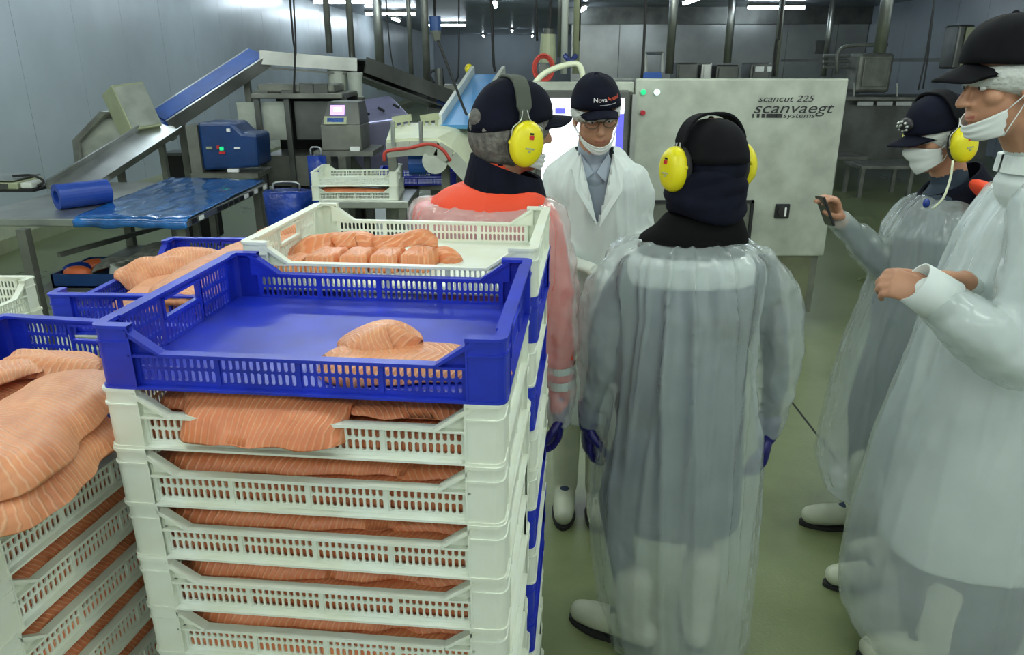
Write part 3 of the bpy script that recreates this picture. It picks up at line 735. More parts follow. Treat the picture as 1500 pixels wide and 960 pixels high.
def earmuffs(root, M, band='cap_black', over=1.0, strap=True, wires=True, cz=-.03, tilt=0.0, htop=.125):
    pts = []
    for k in range(25):
        a = math.pi * k / 24; pts.append(M @ V((.1 * math.copysign(abs(math.cos(a)) ** .7, math.cos(a)) * over, -.012 + tilt * math.sin(a),   .02 + (htop - .02) * math.sin(a))))
    g = MB()
    for i, p in enumerate(pts[:-1]): pass
    fw = (M.to_3x3() @ V((0, 1, 0))); rings = []
    for i, p in enumerate(pts):
        c = M @ V((0, -.012, .02)); n = (p - c).normalized(); hw = .013 if (i < 3 or i > 21) else .021
        rings.append([p + fw * hw + n * .004, p - fw * hw + n * .004, p - fw * hw - n * .004, p + fw * hw - n * .004])
    g.loft(rings); o = g.build('earmuffs', band, root, bevel=.002)
    for q in (-1, 1):
        C = M @ Matrix.Translation((q * .082 * over, -.004, cz)) @ Matrix.Rotation(q * math.pi / 2, 4, 'Y') @ Matrix.Rotation(math.radians(-6), 4, 'Z')
        def lathe(prof, name, m, par):
            # prof: (scale, height); oval 37 x 47 mm; local x = vertical axis of the head
            g = MB(); g.loft([[C @ V((.060 * s_ * math.cos(t), .045 * s_ * math.sin(t), h * 1.15)) for t in [2 * math.pi * i / 28 for i in range(28)]] for s_, h in prof])
            return g.build(name, m, par, smooth=True)
        lathe([(.92, 0), (1.0, .004), (1.0, .012), (.95, .017)], 'cushion', 'rubber_black', o)
        cupo = lathe([(.90, .015), (1.02, .018), (1.03, .026), (.98, .036), (.86, .044), (.62, .049), (.3, .051)], 'cup', 'muff_yellow', o)
        up = -q
        for (x0, x1, y0, y1, m_) in ((.016, .026, -.006, .006, 'red'), (.028, .033, -.005, .005, 'black'), (-.010, -.006, -.012, .012, 'cream_box'), (-.018, -.013, -.003, .003, 'cream_box')):
            g = MB(); g.box((min(x0 * up, x1 * up), y0, .050), (max(x0 * up, x1 * up), y1, .0612 if abs(x0) < .02 else .0590), C); g.build('sticker', m_, cupo)
        if wires:
            for yy in (-.022, .026):
                g = MB(); g.tube(spline([M @ V((q * .1 * over, -.012 + yy * .25, .058)), M @ V((q * .104 * over, -.01 + yy * .6, .03)), M @ V((q * .105 * over, -.006 + yy * 1.75, .01)), M @ V((q * .104 * over, -.004 + yy * 1.85, cz))], 12), .0018, 6); g.build('wire_arm', 'wire', o, smooth=True)
            for yy in (-.045, .045):
                g = MB(); g.ell(M, (q * .103 * over, -.004 + yy, cz + .004), (.005, .005, .006), 8, 6); g.build('pivot', 'muff_yellow', o, smooth=True)
    return o
def eyes(root, M, brows=True):
    for q in (-1, 1):
        g = MB(); g.ell(M, (q * .030, .0765, .0015), (.0135, .0105, .0075), 12, 8); e = g.build('eye', 'eye_white', root, smooth=True)
        g = MB(); g.ell(M, (q * .030, .0835, .0015), (.0055, .004, .0055), 10, 6); g.build('iris', 'iris', e, smooth=True)
        if brows:
            g = MB(); g.tube([M @ V((q * .014, .092, .021)), M @ V((q * .030, .0915, .026)), M @ V((q * .047, .080, .022))], [.003, .0038, .002], 8); g.build('eyebrow', 'brow', root, smooth=True)
def mask(root, M, top=-.022, bot=-.115, top_side=-.028, bot_side=-.075, puff=.006, loops=True, seed=0, nosebump=True):
    """a pleated paper mask wrapped round the face between two heights"""
    nu, nv = 26, 12; vs = []
    for i in range(nv + 1):
        u = i / nv
        for j in range(nu + 1):
            a = -1 + 2 * j / nu; ang = a * 1.32
            zz = lerp(lerp(top, bot, u), lerp(top_side, bot_side, u), abs(a) ** 1.5)
            yf = float(np.interp(zz, [-.135, -.12, -.10, -.08, -.06, -.035, -.01], [.052, .082, .092, .094, .097, .107 if nosebump else .096, .10]))
            hw = float(np.interp(zz, [-.135, -.12, -.10, -.07, -.03, 0], [.040, .050, .058, .066, .072, .074]))
            if nosebump: yf += .022 * math.exp(-(a / .2) ** 2) * math.exp(-((zz + .03) / .03) ** 2)
            x = hw * math.sin(ang); y = (yf + puff) * math.cos(ang) ** .8 + .0022 * math.sin(u * 19)
            vs.append(M @ V((x, y, zz)))
    fs = [(i * (nu + 1) + j, i * (nu + 1) + j + 1, (i + 1) * (nu + 1) + j + 1, (i + 1) * (nu + 1) + j) for i in range(nv) for j in range(nu)]
    g = MB(); g.add(vs, fs); o = g.build('face_mask', 'mask_white', root, smooth=True)
    s = o.modifiers.new('thick', 'SOLIDIFY'); s.thickness = .0025
    if loops:
        for q in (-1, 1):
            for i in (0, nv):
                a = vs[i * (nu + 1) + (nu if q > 0 else 0)]
                g = MB(); g.tube(spline([a, a.lerp(M @ V((q * .084, -.015, .0)), .55) + (M.to_3x3() @ V((q * .004, 0, 0))), M @ V((q * .084, -.018, .005))], 8), .0016, 6); g.build('ear_loop', 'mask_white', o, smooth=True)
    return o
def collar(root, M_c, yaw, r, h, m, name='collar', lean=.02, open_front=.5, ry=.9):
    """stand-up collar round the neck base"""
    g = MB(); n = 36; rings = [[], [], [], []]; a0 = math.radians(yaw)
    for j in range(n + 1):
        t = math.radians(90) + open_front + (2 * math.pi - 2 * open_front) * j / n + a0
        d = V((math.cos(t), math.sin(t), 0)); c = V(M_c)
        rings[0].append(c + d * r * 1.12); rings[1].append(c + d * (r + lean * .3) + V((0, 0, h))); rings[2].append(c + d * (r - .008) + V((0, 0, h))); rings[3].append(c + d * (r * 1.05))
    vs = [q for k in rings for q in k]; N = n + 1
    fs = [(k * N + j, k * N + j + 1, ((k + 1) % 4) * N + j + 1, ((k + 1) % 4) * N + j) for k in range(4) for j in range(n)]
    g.add(vs, fs); return g.build(name, m, root, smooth=False)
D = V((0, 0, -1))
# ---------------------------------------------------------------- person seen from behind, in the middle
f = 2.12
t3 = thing('person', 'person from behind in a clear plastic gown and black cap, with blue gloves', 'person', (PH(965, 940, 0).x, 2.1, 0), 0, 'people round the cutting machine')
H3 = head_matrix(P(1037, 238, 2.12), 26, -6)
nk3 = P(1030, 318, 2.10)
J = dict(head=H3, neck=nk3, yaw=0, pelvis=P(992, 600, 2.12), shL=P(925, 392, 2.12), shR=P(1118, 392, 2.12), elL=P(880, 515, 2.13), elR=P(1137, 525, 2.10), wrL=P(862, 618, 2.16), wrR=P(1124, 634, 2.12),
         handL=((0, .1, -1), (1, .2, 0), 1, dict(curl=(.35, .5, .4))), handR=((0, .1, -1), (-1, .3, 0), -1, dict(curl=(.35, .5, .4))),
         knL=V((.33, 2.13, .5)), knR=V((.62, 2.12, .5)), anL=V((.40, 2.04, .1)), anR=V((.62, 2.06, .1)), toeL=V((-.75, .45, 0)), toeR=V((.2, 1, 0)), top='workwear_black', legs='workwear_dark', neckmat='navy', handmat='glove_blue', bulk=1.12)
body(t3, J, .007)
boot(t3, (.40, 2.04, 0), (-.75, .45, 0), shaft=.24); boot(t3, (.62, 2.06, 0), (.15, 1, 0))
g = MB(); ts = [P(992, y_, 2.12) for y_ in (420, 480, 600, 660)]
for s, q in (('L', -1), ('R', 1)):
    g2 = MB(); hand(g2, J['wr' + s] + V((0, 0, -.005)), *J['hand' + s][:3], **J['hand' + s][3], s=1.06)
    g2.limb([J['wr' + s] + V((0, 0, .05)), J['wr' + s] + V((0, 0, -.01))], [.036, .031], 16)
    put('glove', remesh(g2, .0035, 4, 'glove'), 'glove_blue', t3, smooth=True)
# dark work jacket under the gown
garment(t3, 'work_jacket', 'workwear_dark', [(409, 912, 1104, f, .12), (416, 909, 1104, f, .135), (450, 914, 1098, f, .14), (560, 908, 1090, f, .145), (700, 895, 1085, f, .15), (760, 900, 1080, f, .15)],
        [([P(925, 400, f), P(886, 470, f), P(878, 540, f + .005), P(866, 596, f + .02)], [.05, .048, .042, .030]), ([P(1108, 400, f), P(1132, 480, f), P(1136, 550, f - .01), P(1126, 610, f)], [.05, .048, .042, .030])], voxel=.014, folds=6, amp=.006, wr=.004, zr=(.5, 1.4))
garment(t3, 'plastic_gown', 'gown_film', [(349, 928, 1094, f, .110), (358, 908, 1112, f, .140), (375, 893, 1126, f, .160), (400, 892, 1122, f, .165), (450, 904, 1108, f, .19), (520, 897, 1100, f, .205), (600, 882, 1106, f, .215), (680, 866, 1112, f, .22), (760, 863, 1108, f, .225), (840, 868, 1101, f, .225), (900, 880, 1094, f, .22), (950, 890, 1086, f, .215)],
        [([P(930, 392, f), P(893, 432, f), P(881, 500, f), P(877, 555, f), P(863, 617, f + .03)], [.075, .086, .080, .068, .040]), ([P(1105, 392, f), P(1130, 432, f), P(1138, 500, f - .01), P(1138, 560, f - .02), P(1124, 632, f)], [.075, .086, .078, .068, .040])],
        voxel=.0085, folds=8, amp=.040, zr=(.1, 1.35), seed=2.0, wr=.007, crisp=2.2, smooth=3)
garment(t3, 'jacket_yoke', 'workwear_black', [(312, 975, 1086, 2.11, .085), (330, 962, 1092, 2.11, .095), (345, 938, 1096, f, .105), (358, 932, 1096, f, .095), (385, 940, 1085, f, .08)], [], voxel=.010, folds=4, amp=.004, wr=.002, zr=(1.2, 1.5))
garment(t3, 'pale_bib', 'coat_white', [(370, 922, 1098, f, .095), (384, 912, 1106, f, .115), (414, 912, 1104, f, .12)], [], voxel=.012, folds=4, amp=.003, wr=.001, zr=(1.2, 1.5))
# neck warmer in folds
g = MB()
for dz, r, dx in ((.105, .080, 0), (.075, .086, .004), (.045, .092, -.004), (.018, .090, .003)):
    c = nk3.lerp(H3 @ V((0, -.02, -.06)), .15) + V((dx, .0, dz - .005)); pts = [c + V((r * 1.0 * math.cos(k), r * .98 * math.sin(k), .012 * math.sin(2 * k + dz * 40))) for k in [2 * math.pi * i / 28 for i in range(29)]]
    g.tube(pts, .024, 10)
put('neck_warmer', remesh(g, .008, 5, 'neck_warmer'), 'navy', t3, smooth=True)
c3 = cap(t3, H3, 'cap_black', z0=.0, tilt=.02, sc_=1.10, billlen=.075)
g = MB(); g.ell(H3, (0, -.016, -.012), (.086, .106, .078), 24, 14); g.build('hood', 'navy', t3, smooth=True)
earmuffs(t3, H3, over=1.10, cz=-.012, htop=.130)
# ---------------------------------------------------------------- person on the left, in profile, over the crates
f = 2.17
t1 = thing('person', 'grey-haired person in profile with orange shoulders under clear plastic, behind the crates', 'person', (.0, f, 0), 0, 'people round the cutting machine')
H1 = head_matrix(P(752, 186, f), -70, -3, 3)
nk1 = P(728, 262, f - .01)
J = dict(head=H1, neck=nk1, yaw=-25, pelvis=V((-.05, f + .06, .92)), shL=P(628, 318, f + .06), shR=P(795, 330, f - .02), elL=P(640, 430, f + .1), elR=P(818, 470, f + .0), wrL=P(700, 520, f + .14), wrR=P(820, 600, f + .02),
         handL=((.5, .5, -.6), (0, .3, -1), 1, {}), handR=((-.05, .05, -1), (-1, 0, 0), -1, dict(curl=(.4, .5, .4))),
         knL=V((-.16, f + .08, .5)), knR=V((-.02, f + .08, .5)), anL=V((-.18, f + .1, .1)), anR=V((-.04, f + .1, .1)), toeL=V((.6, .8, 0)), toeR=V((.6, .8, 0)), top='hivis', legs='trousers_navy', handmat='glove_blue', neckmat='navy', bulk=1.0)
body(t1, J, .007)
boot(t1, (-.18, f + .1, 0), (.3, .9, 0)); boot(t1, (-.04, f + .1, 0), (.3, .9, 0))
for s in 'LR':
    g2 = MB(); hand(g2, J['wr' + s], *J['hand' + s][:3], **J['hand' + s][3], s=1.06); g2.limb([J['wr' + s].lerp(J['el' + s], .18), J['wr' + s]], [.036, .031], 16)
    put('glove', remesh(g2, .004, 4, 'glove'), 'glove_blue', t1, smooth=True)
jk = garment(t1, 'orange_jacket', 'hivis', [(266, 672, 782, f, .075), (276, 650, 796, f, .105), (292, 628, 804, f, .13), (330, 618, 806, f, .145), (420, 617, 796, f, .15), (560, 640, 785, f + .02, .15)],
        [([P(632, 318, f + .05), P(634, 380, f + .1), P(660, 460, f + .13)], [.062, .058, .05]), ([P(797, 325, f - .02), P(817, 420, f - .01), P(821, 500, f), P(820, 596, f + .02)], [.056, .050, .044, .038])], voxel=.011, folds=5, amp=.006, wr=.006, zr=(.8, 1.6), seed=5, yaw=-12)
for y0, y1_ in ((531, 541), (552, 564)):
    g = MB(); g.tube([P(821.5, y0, f + .005), P(822, y1_, f + .008)], .0465, 24, cap=False); g.build('reflective_band', 'reflective', jk)
g = MB(); g.tube([P(634, 352, f + .07), P(642, 366, f + .09)], .063, 24, cap=False); g.build('reflective_band', 'reflective', jk)
garment(t1, 'plastic_gown', 'gown_film_clear', [(292, 622, 806, f, .115), (300, 606, 816, f, .155), (330, 600, 822, f, .18), (380, 600, 822, f, .19), (460, 606, 808, f + .02, .20), (560, 622, 800, f + .03, .2), (660, 640, 790, f + .04, .2)],
        [([P(628, 320, f + .05), P(630, 380, f + .1), P(660, 465, f + .13)], [.075, .074, .06]), ([P(798, 322, f - .02), P(820, 420, f - .01), P(823, 500, f + .0), P(822, 612, f + .02)], [.072, .068, .062, .046])],
        voxel=.009, folds=13, amp=.016, zr=(.6, 1.5), seed=8, wr=.012, yaw=-12, crisp=2)
cl = P(742, 262, f - .01) + V((0, .01, 0)); g = MB()
cpts = [[], [], [], []]
for j in range(29):
    k = 2 * math.pi * j / 28; d = V((math.cos(k) * 1.12, math.sin(k) * 1.0, 0)); tl = V((0, 0, -.036 * math.cos(k)))
    for i_, (r_, z_) in enumerate(((.110, -.045), (.090, .036), (.082, .034), (.10, -.048))): cpts[i_].append(cl + d * r_ + tl + V((0, 0, z_)))
N = 29; vs = [q for k in cpts for q in k]
g.add(vs, [(k * N + j, k * N + j + 1, ((k + 1) % 4) * N + j + 1, ((k + 1) % 4) * N + j) for k in range(4) for j in range(28)]); g.build('collar', 'navy', t1)
net(t1, H1, 'hair_grey', 'hair_net', lo=-.112, sc_=1.05, seed=2, bulge=.06, zt=.03, kd=.185)
g = MB(); g.ell(H1, (.012, -.106, .022), (.034, .026, .030), 16, 10); g.build('hair_in_cap_opening', 'hair_grey', t1, smooth=True)
cap(t1, H1, 'navy', z0=.010, tilt=.22, sc_=1.12, billlen=.080, droop=.02)
earmuffs(t1, H1, band='strap_olive', over=1.10, cz=-.030, htop=.135)
mask(t1, H1, top=-.075, bot=-.12, top_side=-.06, bot_side=-.10)
# ---------------------------------------------------------------- man facing the camera in a lab coat
f = 2.88
t2 = thing('person', 'person facing the camera in a white lab coat, glasses and navy cap', 'person', (.31, f, 0), 0, 'people round the cutting machine')
H2 = head_matrix(P(873, 168, f - .06), 186, -14, 4)
nk2 = P(868, 236, f + .02)
J = dict(head=H2, neck=nk2, yaw=180, pelvis=V((.33, f + .08, .95)), shL=P(914, 268, f + .03), shR=P(826, 268, f + .04), elL=P(930, 345, f + .01), elR=P(818, 350, f - .01), wrL=P(905, 400, f - .16), wrR=P(832, 383, f - .17),
         handL=((-.7, -.5, -.1), (0, 0, -1), -1, dict(curl=(.5, .6, .4))), handR=((.8, -.4, -.15), (0, 0, -1), 1, dict(curl=(.5, .6, .4))),
         knL=V((.40, f + .02, .5)), knR=V((.25, f + .02, .5)), anL=V((.375, f, .1)), anR=V((.235, f + .02, .1)), toeL=V((-.1, -1, 0)), toeR=V((-.1, -1, 0)), top='shirt_blue', legs='trousers_navy', handmat='glove_white')
body(t2, J, .0055)
boot(t2, (.375, f + .0, 0), (-.1, -1, 0), shaft=.42); boot(t2, (.235, f + .02, 0), (-.1, -1, 0), shaft=.42)
for s in 'LR':
    g2 = MB(); hand(g2, J['wr' + s], *J['hand' + s][:3], **J['hand' + s][3], s=1.08); g2.limb([J['wr' + s].lerp(J['el' + s], .3), J['wr' + s]], [.040, .032], 16)
    put('glove', remesh(g2, .004, 4, 'glove'), 'glove_white', t2, smooth=True)
ct = garment(t2, 'lab_coat', 'coat_white', [(214, 836, 908, f + .06, .07), (228, 822, 922, f + .04, .105), (244, 808, 934, f + .03, .135), (270, 803, 938, f + .02, .155), (320, 806, 936, f + .03, .165), (400, 808, 936, f + .05, .175), (520, 806, 940, f + .07, .18), (600, 800, 950, f + .08, .19)],
        [([P(926, 262, f), P(934, 310, f), P(936, 345, f - .01), P(908, 396, f - .15)], [.066, .066, .060, .048]), ([P(817, 262, f + .02), P(812, 310, f), P(813, 348, f - .03), P(831, 382, f - .16)], [.066, .066, .060, .048])],
        voxel=.009, folds=9, amp=.012, wr=.010, zr=(.4, 1.45), seed=11, smooth=4,
        cut=lambda p: abs(p.x - nk2.x - .006) < max(0, (p.z - (nk2.z - .20)) * .26) and p.y < nk2.y + .03 and p.z > nk2.z - .20)
g = MB()  # lapels
for q in (-1, 1):
    a = nk2 + V((q * .060 + .008, -.058, .035)); b = nk2 + V((.012 + q * .004, -.172, -.215)); c = nk2 + V((.01 + q * .082, -.168, -.085)); d_ = nk2 + V((.01 + q * .095, -.105, -.015))
    g.prism([a, d_, c, b], (0, -.008, 0))
g.build('lapel', 'coat_white', ct)
g = MB()
for q in (-1, 1):
    g.prism([nk2 + V((q * .052, -.055, .035)), nk2 + V((q * .006, -.085, -.03)), nk2 + V((q * .04, -.10, -.065)), nk2 + V((q * .07, -.055, .0))], (0, -.006, 0))
g.build('shirt_collar', 'shirt_blue', t2)
g = MB(); g.prism([nk2 + V((-.085, -.060, .0)), nk2 + V((.095, -.060, .0)), nk2 + V((.05, -.125, -.23)), nk2 + V((-.03, -.125, -.23))], (0, .01, 0)); g.build('shirt_front', 'shirt_blue', t2)
net(t2, H2, 'hair_net', 'hair_net', lo=-.03, sc_=1.0, seed=6, bulge=.04, zt=.035)
cp2 = cap(t2, H2, 'navy', z0=.030, tilt=.16, sc_=1.06, billlen=.060, droop=.22)
eyes(t2, H2)
mask(t2, H2, top=-.088, bot=-.128, top_side=-.058, bot_side=-.082, puff=.004, nosebump=False)
g = MB()
for q in (-1, 1):
    ring = [H2 @ V((q * .033 + .024 * math.cos(k), .098 - .012 * abs(math.cos(k)) * (1 if q * math.cos(k) > 0 else .0), -.002 + .0155 * math.sin(k))) for k in [2 * math.pi * i / 20 for i in range(21)]]
    g.tube(ring, .0022, 6)
    g.tube([H2 @ V((q * .057, .088, .003)), H2 @ V((q * .074, .05, .004)), H2 @ V((q * .080, -.01, .0))], .0022, 6)
g.tube([H2 @ V((-.009, .100, .002)), H2 @ V((0, .104, .004)), H2 @ V((.009, .100, .002))], .002, 6)
g.build('glasses', 'brow', t2, smooth=True)
def text_mesh(body_, size, M, m, parent, name='lettering', shear=0.0, sx=1.0, extrude=.0008):
    c = bpy.data.curves.new('t', 'FONT'); c.body = body_; c.size = size; c.extrude = extrude; c.align_x = 'CENTER'; c.align_y = 'CENTER'; c.shear = shear
    ob = bpy.data.objects.new('t', c); COL.objects.link(ob); dg = bpy.context.evaluated_depsgraph_get(); me = bpy.data.meshes.new_from_object(ob.evaluated_get(dg))
    bpy.data.objects.remove(ob); me.transform(M @ Matrix.Diagonal((sx, 1, 1, 1))); me.name = name
    me.materials.clear()
    return put(name, me, m, parent)
def cap_text(word, size, x, z, m, sx=1.0):
    # lettering stitched to the front of the cap, bent to its curve
    o = text_mesh(word, size, Matrix.Identity(4), m, None); me = o.data; bpy.data.objects.remove(o)
    co = coords(me); out = []
    for p in co:
        xx = x - p[0] * sx; zz = z + p[1]; u = min(.97, max(0, (zz - .030 - .016 * math.cos(xx / .09)) / .1145)); k = max(.05, math.cos(math.asin(u))) ** .75
        th = xx / .090; yy = -.010 + .1155 * k * math.cos(th); out.append(tuple(H2 @ V((.0915 * k * math.sin(th), yy + .001 + p[2] * .3, zz))))
    set_coords(me, np.array(out)); put('lettering', me, m, cp2)
cap_text('Nova', .0215, .006, .082, 'ink_white', 1.05); cap_text('Austral', .0195, -.046, .083, 'ink_red', .95)
cap_text('-------------', .016, -.024, .066, 'ink_white', .95)
# ---------------------------------------------------------------- person with the phone
f = 2.72
t4 = thing('person', 'person in navy cap and yellow earmuffs holding up a phone, masked, in profile', 'person', (1.5, f, 0), 0, 'people round the cutting machine')
H4 = head_matrix(P(1372, 196, f), 101, -17, 2)
nk4 = P(1392, 268, f + .02); bt = PH(1180, 768, 0)
J = dict(head=H4, neck=nk4, yaw=75, pelvis=V((1.52, f + .03, .95)), shL=P(1390, 330, f - .09), shR=P(1372, 312, f + .15), elL=P(1385, 430, f - .14), elR=P(1308, 402, f + .06), wrL=P(1380, 500, f - .15), wrR=P(1228, 322, f - .02),
         handL=((-.1, 0, -1), (0, 1, 0), 1, dict(curl=(.6, .7, .5))), handR=((-.35, -.12, .75), (-.75, -.15, -.35), 1, dict(curl=(.75, .75, .3), thumb=.9, s=.98)),
         knL=V((1.46, f - .08, .5)), knR=V((1.45, f + .12, .5)), anL=V((bt.x + .30, bt.y - .25, .1)), anR=V((bt.x + .20, bt.y - .02, .1)), toeL=V((-1, .05, 0)), toeR=V((-1, .1, 0)), top='workwear_dark', legs='trousers_navy', handmat='skin')
body(t4, J, .0055)
bt = PH(1180, 768, 0)
boot(t4, (bt.x + .20, bt.y - .02, 0), (-1, .1, 0)); boot(t4, (bt.x + .30, bt.y - .25, 0), (-1, .05, 0))
garment(t4, 'work_jacket', 'workwear_dark', [(282, 1362, 1424, f, .10), (320, 1330, 1452, f, .16), (400, 1310, 1460, f, .17), (520, 1285, 1460, f, .17), (640, 1268, 1450, f, .16)],
        [([P(1360, 325, f + .15), P(1335, 372, f + .1), P(1305, 398, f + .05), P(1240, 336, f - .01)], [.06, .055, .05, .036])], voxel=.012, folds=6, amp=.008, wr=.005, zr=(.4, 1.4), seed=15, yaw=-15)
garment(t4, 'plastic_gown', 'gown_film', [(286, 1352, 1440, f, .105), (300, 1328, 1470, f, .19), (340, 1300, 1490, f, .235), (420, 1278, 1490, f, .25), (520, 1238, 1480, f, .25), (600, 1215, 1470, f, .25), (680, 1198, 1450, f, .25), (722, 1212, 1440, f, .24)],
        [([P(1360, 325, f + .15), P(1332, 375, f + .1), P(1302, 392, f + .04), P(1262, 356, f), P(1228, 322, f - .02)], [.075, .076, .072, .062, .043])],
        voxel=.009, folds=12, amp=.022, zr=(.1, 1.4), seed=17, wr=.008, yaw=-15, crisp=2)
g = MB()  # standing navy collar, opening at the throat
cl = nk4 + V((.0, .0, -.03)); cp_ = [[], [], [], []]
for j in range(25):
    k = math.radians(200) + math.radians(330) * j / 24; d = V((math.cos(k), math.sin(k), 0)); tl = V((0, 0, .10 * d.x * .6))
    for i_, (r_, z_) in enumerate(((.155, -.035), (.092, .045), (.084, .043), (.145, -.040))): cp_[i_].append(cl + d * r_ + tl + V((0, 0, z_)))
N = 25; g.add([q for k in cp_ for q in k], [(k * N + j, k * N + j + 1, ((k + 1) % 4) * N + j + 1, ((k + 1) % 4) * N + j) for k in range(4) for j in range(24)]); g.build('collar', 'navy', t4)
g = MB(); g.ell(Matrix.Translation(P(1452, 285, f - .17)) @ Matrix.Rotation(.55, 4, 'Y'), (0, 0, 0), (.085, .07, .028), 18, 10); g.build('shoulder_patch', 'hivis', t4, smooth=True)
net(t4, H4, 'hair_net', 'hair_net', lo=-.085, sc_=1.0, seed=9, bulge=.10, zt=.03)
c4 = cap(t4, H4, 'navy', z0=.020, tilt=.05, sc_=1.10, billlen=.088, droop=.15)
eyes(t4, H4)
mask(t4, H4, top=-.012, bot=-.118, top_side=-.035, bot_side=-.085, puff=.010)
earmuffs(t4, H4, over=1.10, cz=-.032, htop=.145)
hl = H4 @ Matrix.Translation((.012, .100, .062))
g = MB(); g.ell(hl, (0, 0, 0), (.036, .020, .026), 18, 12); lo = g.build('headlamp', 'black', c4, smooth=True)
for k in range(11):
    a = 2 * math.pi * k / 8; r = .019 if k < 8 else .007
    g = MB(); g.ell(hl, (r * math.cos(a) * 1.3, .016, r * math.sin(a) * .85), (.0055, .008, .0055), 8, 6); g.build('led', 'steel', lo, smooth=True)
g = MB(); g.tube(spline([P(1396, 235, f - .14), P(1392, 262, f - .15), P(1382, 290, f - .16), P(1366, 306, f - .17)], 10), .004, 8); g.build('earplug_cord', 'cream_plastic', t4, smooth=True)
g = MB(); g.ell(Matrix.Translation(P(1357, 298, f - .17)), (0, 0, 0), (.012, .012, .016), 10, 8); g.build('earplug', 'bag_blue', t4, smooth=True)
# the phone in the raised hand
g = MB(); a, b = P(1201, 288, f - .06), P(1216, 330, f - .07); g.beam(a, b, .072, .009, (1, .05, .3)); ph = g.build('phone', 'black', bevel=.003)
tag(ph, 'dark phone held up in the masked person\'s hand', 'phone')
g = MB(); g.beam(a + V((-.0052, 0, .001)), b + V((-.0052, 0, .001)), .062, .001, (1, .05, .3)); g.build('screen', 'steel_dark', ph)
# ---------------------------------------------------------------- tall person at the right edge
f = 2.02
t5 = thing('person', 'tall person in a white coat under plastic at the right edge, hands clasped', 'person', (1.42, f, 0), 0, 'people round the cutting machine')
H5 = head_matrix(P(1474, 122, 1.93), 92, -8, 0)
nk5 = P(1520, 232, 1.98); bt = PH(1216, 858, 0); b2 = PH(1270, 972, 0)
J = dict(head=H5, neck=nk5, yaw=90, pelvis=V((1.46, f, 1.0)), shL=P(1530, 305, f - .19), shR=P(1525, 295, f + .17), elL=P(1495, 520, f - .27), elR=P(1480, 470, f + .10), wrL=P(1362, 432, f - .24), wrR=P(1412, 410, f - .13),
         handL=((-.85, .25, .25), (.15, .75, -.6), -1, dict(curl=(.75, .9, .5), thumb=.6, s=1.0)), handR=((-.9, -.15, .16), (0, -.3, -1), -1, dict(curl=(.5, .8, .5))),
         knL=V((1.40, f - .06, .52)), knR=V((1.40, f + .12, .52)), anL=V((b2.x + .20, b2.y, .1)), anR=V((bt.x + .20, bt.y - .01, .1)), toeL=V((-1, .1, 0)), toeR=V((-1, .05, 0)), top='coat_white', legs='trousers_navy', handmat='skin')
body(t5, J, .0048)
bt = PH(1216, 858, 0); boot(t5, (bt.x + .20, bt.y - .01, 0), (-1, .05, 0))
bt = PH(1270, 972, 0); boot(t5, (bt.x + .20, bt.y, 0), (-1, .1, 0))
ct = garment(t5, 'white_coat', 'coat_white', [(238, 1505, 1600, f, .10), (262, 1484, 1640, f, .17), (320, 1446, 1665, f, .2), (420, 1402, 1660, f, .21), (520, 1368, 1645, f, .21), (640, 1332, 1620, f, .215), (740, 1306, 1600, f, .22), (800, 1296, 1585, f, .22)],
        [([P(1528, 305, f - .2), P(1515, 420, f - .25), P(1497, 520, f - .27), P(1430, 480, f - .27), P(1358, 430, f - .24)], [.07, .074, .074, .066, .046])], voxel=.011, folds=7, amp=.010, wr=.006, zr=(.3, 1.5), seed=21, yaw=0)
g = MB(); a, b = P(1385, 444, f - .25), P(1338, 413, f - .235); g.tube([a, a.lerp(b, .5), b], [.060, .058, .054], 26, cap=False); cf = g.build('cuff', 'coat_white', ct, smooth=True)
s_ = cf.modifiers.new('thick', 'SOLIDIFY'); s_.thickness = .004
garment(t5, 'plastic_apron', 'gown_film_dense', [(262, 1492, 1640, f, .15), (282, 1466, 1660, f, .205), (340, 1430, 1680, f, .235), (420, 1392, 1680, f, .245), (520, 1350, 1665, f, .25), (640, 1296, 1640, f, .255), (740, 1262, 1620, f, .26), (840, 1238, 1600, f, .265), (890, 1238, 1592, f, .26), (930, 1256, 1580, f, .25)],
        [([P(1528, 305, f - .2), P(1515, 420, f - .26), P(1497, 522, f - .28), P(1430, 484, f - .28), P(1372, 438, f - .25)], [.08, .09, .092, .082, .055])],
        voxel=.010, folds=8, amp=.020, zr=(.1, 1.4), seed=23, wr=.006, crisp=2)
collar(t5, nk5 + V((-.005, 0, -.035)), 90, .080, .045, 'coat_white', open_front=.05)
net(t5, H5, 'hair_net', 'hair_net', lo=-.035, sc_=1.0, seed=13, bulge=.05, zt=.05)
g = MB(); g.ell(H5, (0, -.02, .03), (.078, .095, .082), 20, 12); g.build('hair', 'hair_fair', t5, smooth=True)
garment(t5, 'trousers', 'trousers_navy', [(745, 1345, 1540, f, .14), (800, 1330, 1530, f, .15), (870, 1322, 1500, f, .15), (925, 1325, 1480, f, .14)], [], voxel=.014, folds=5, amp=.01, wr=.004, zr=(.1, .6), seed=31)
cap(t5, H5, 'cap_black', z0=.042, tilt=.16, sc_=1.10, billlen=.085, droop=.35)
eyes(t5, H5)
mask(t5, H5, top=-.088, bot=-.130, top_side=-.052, bot_side=-.118, puff=.006, nosebump=False)
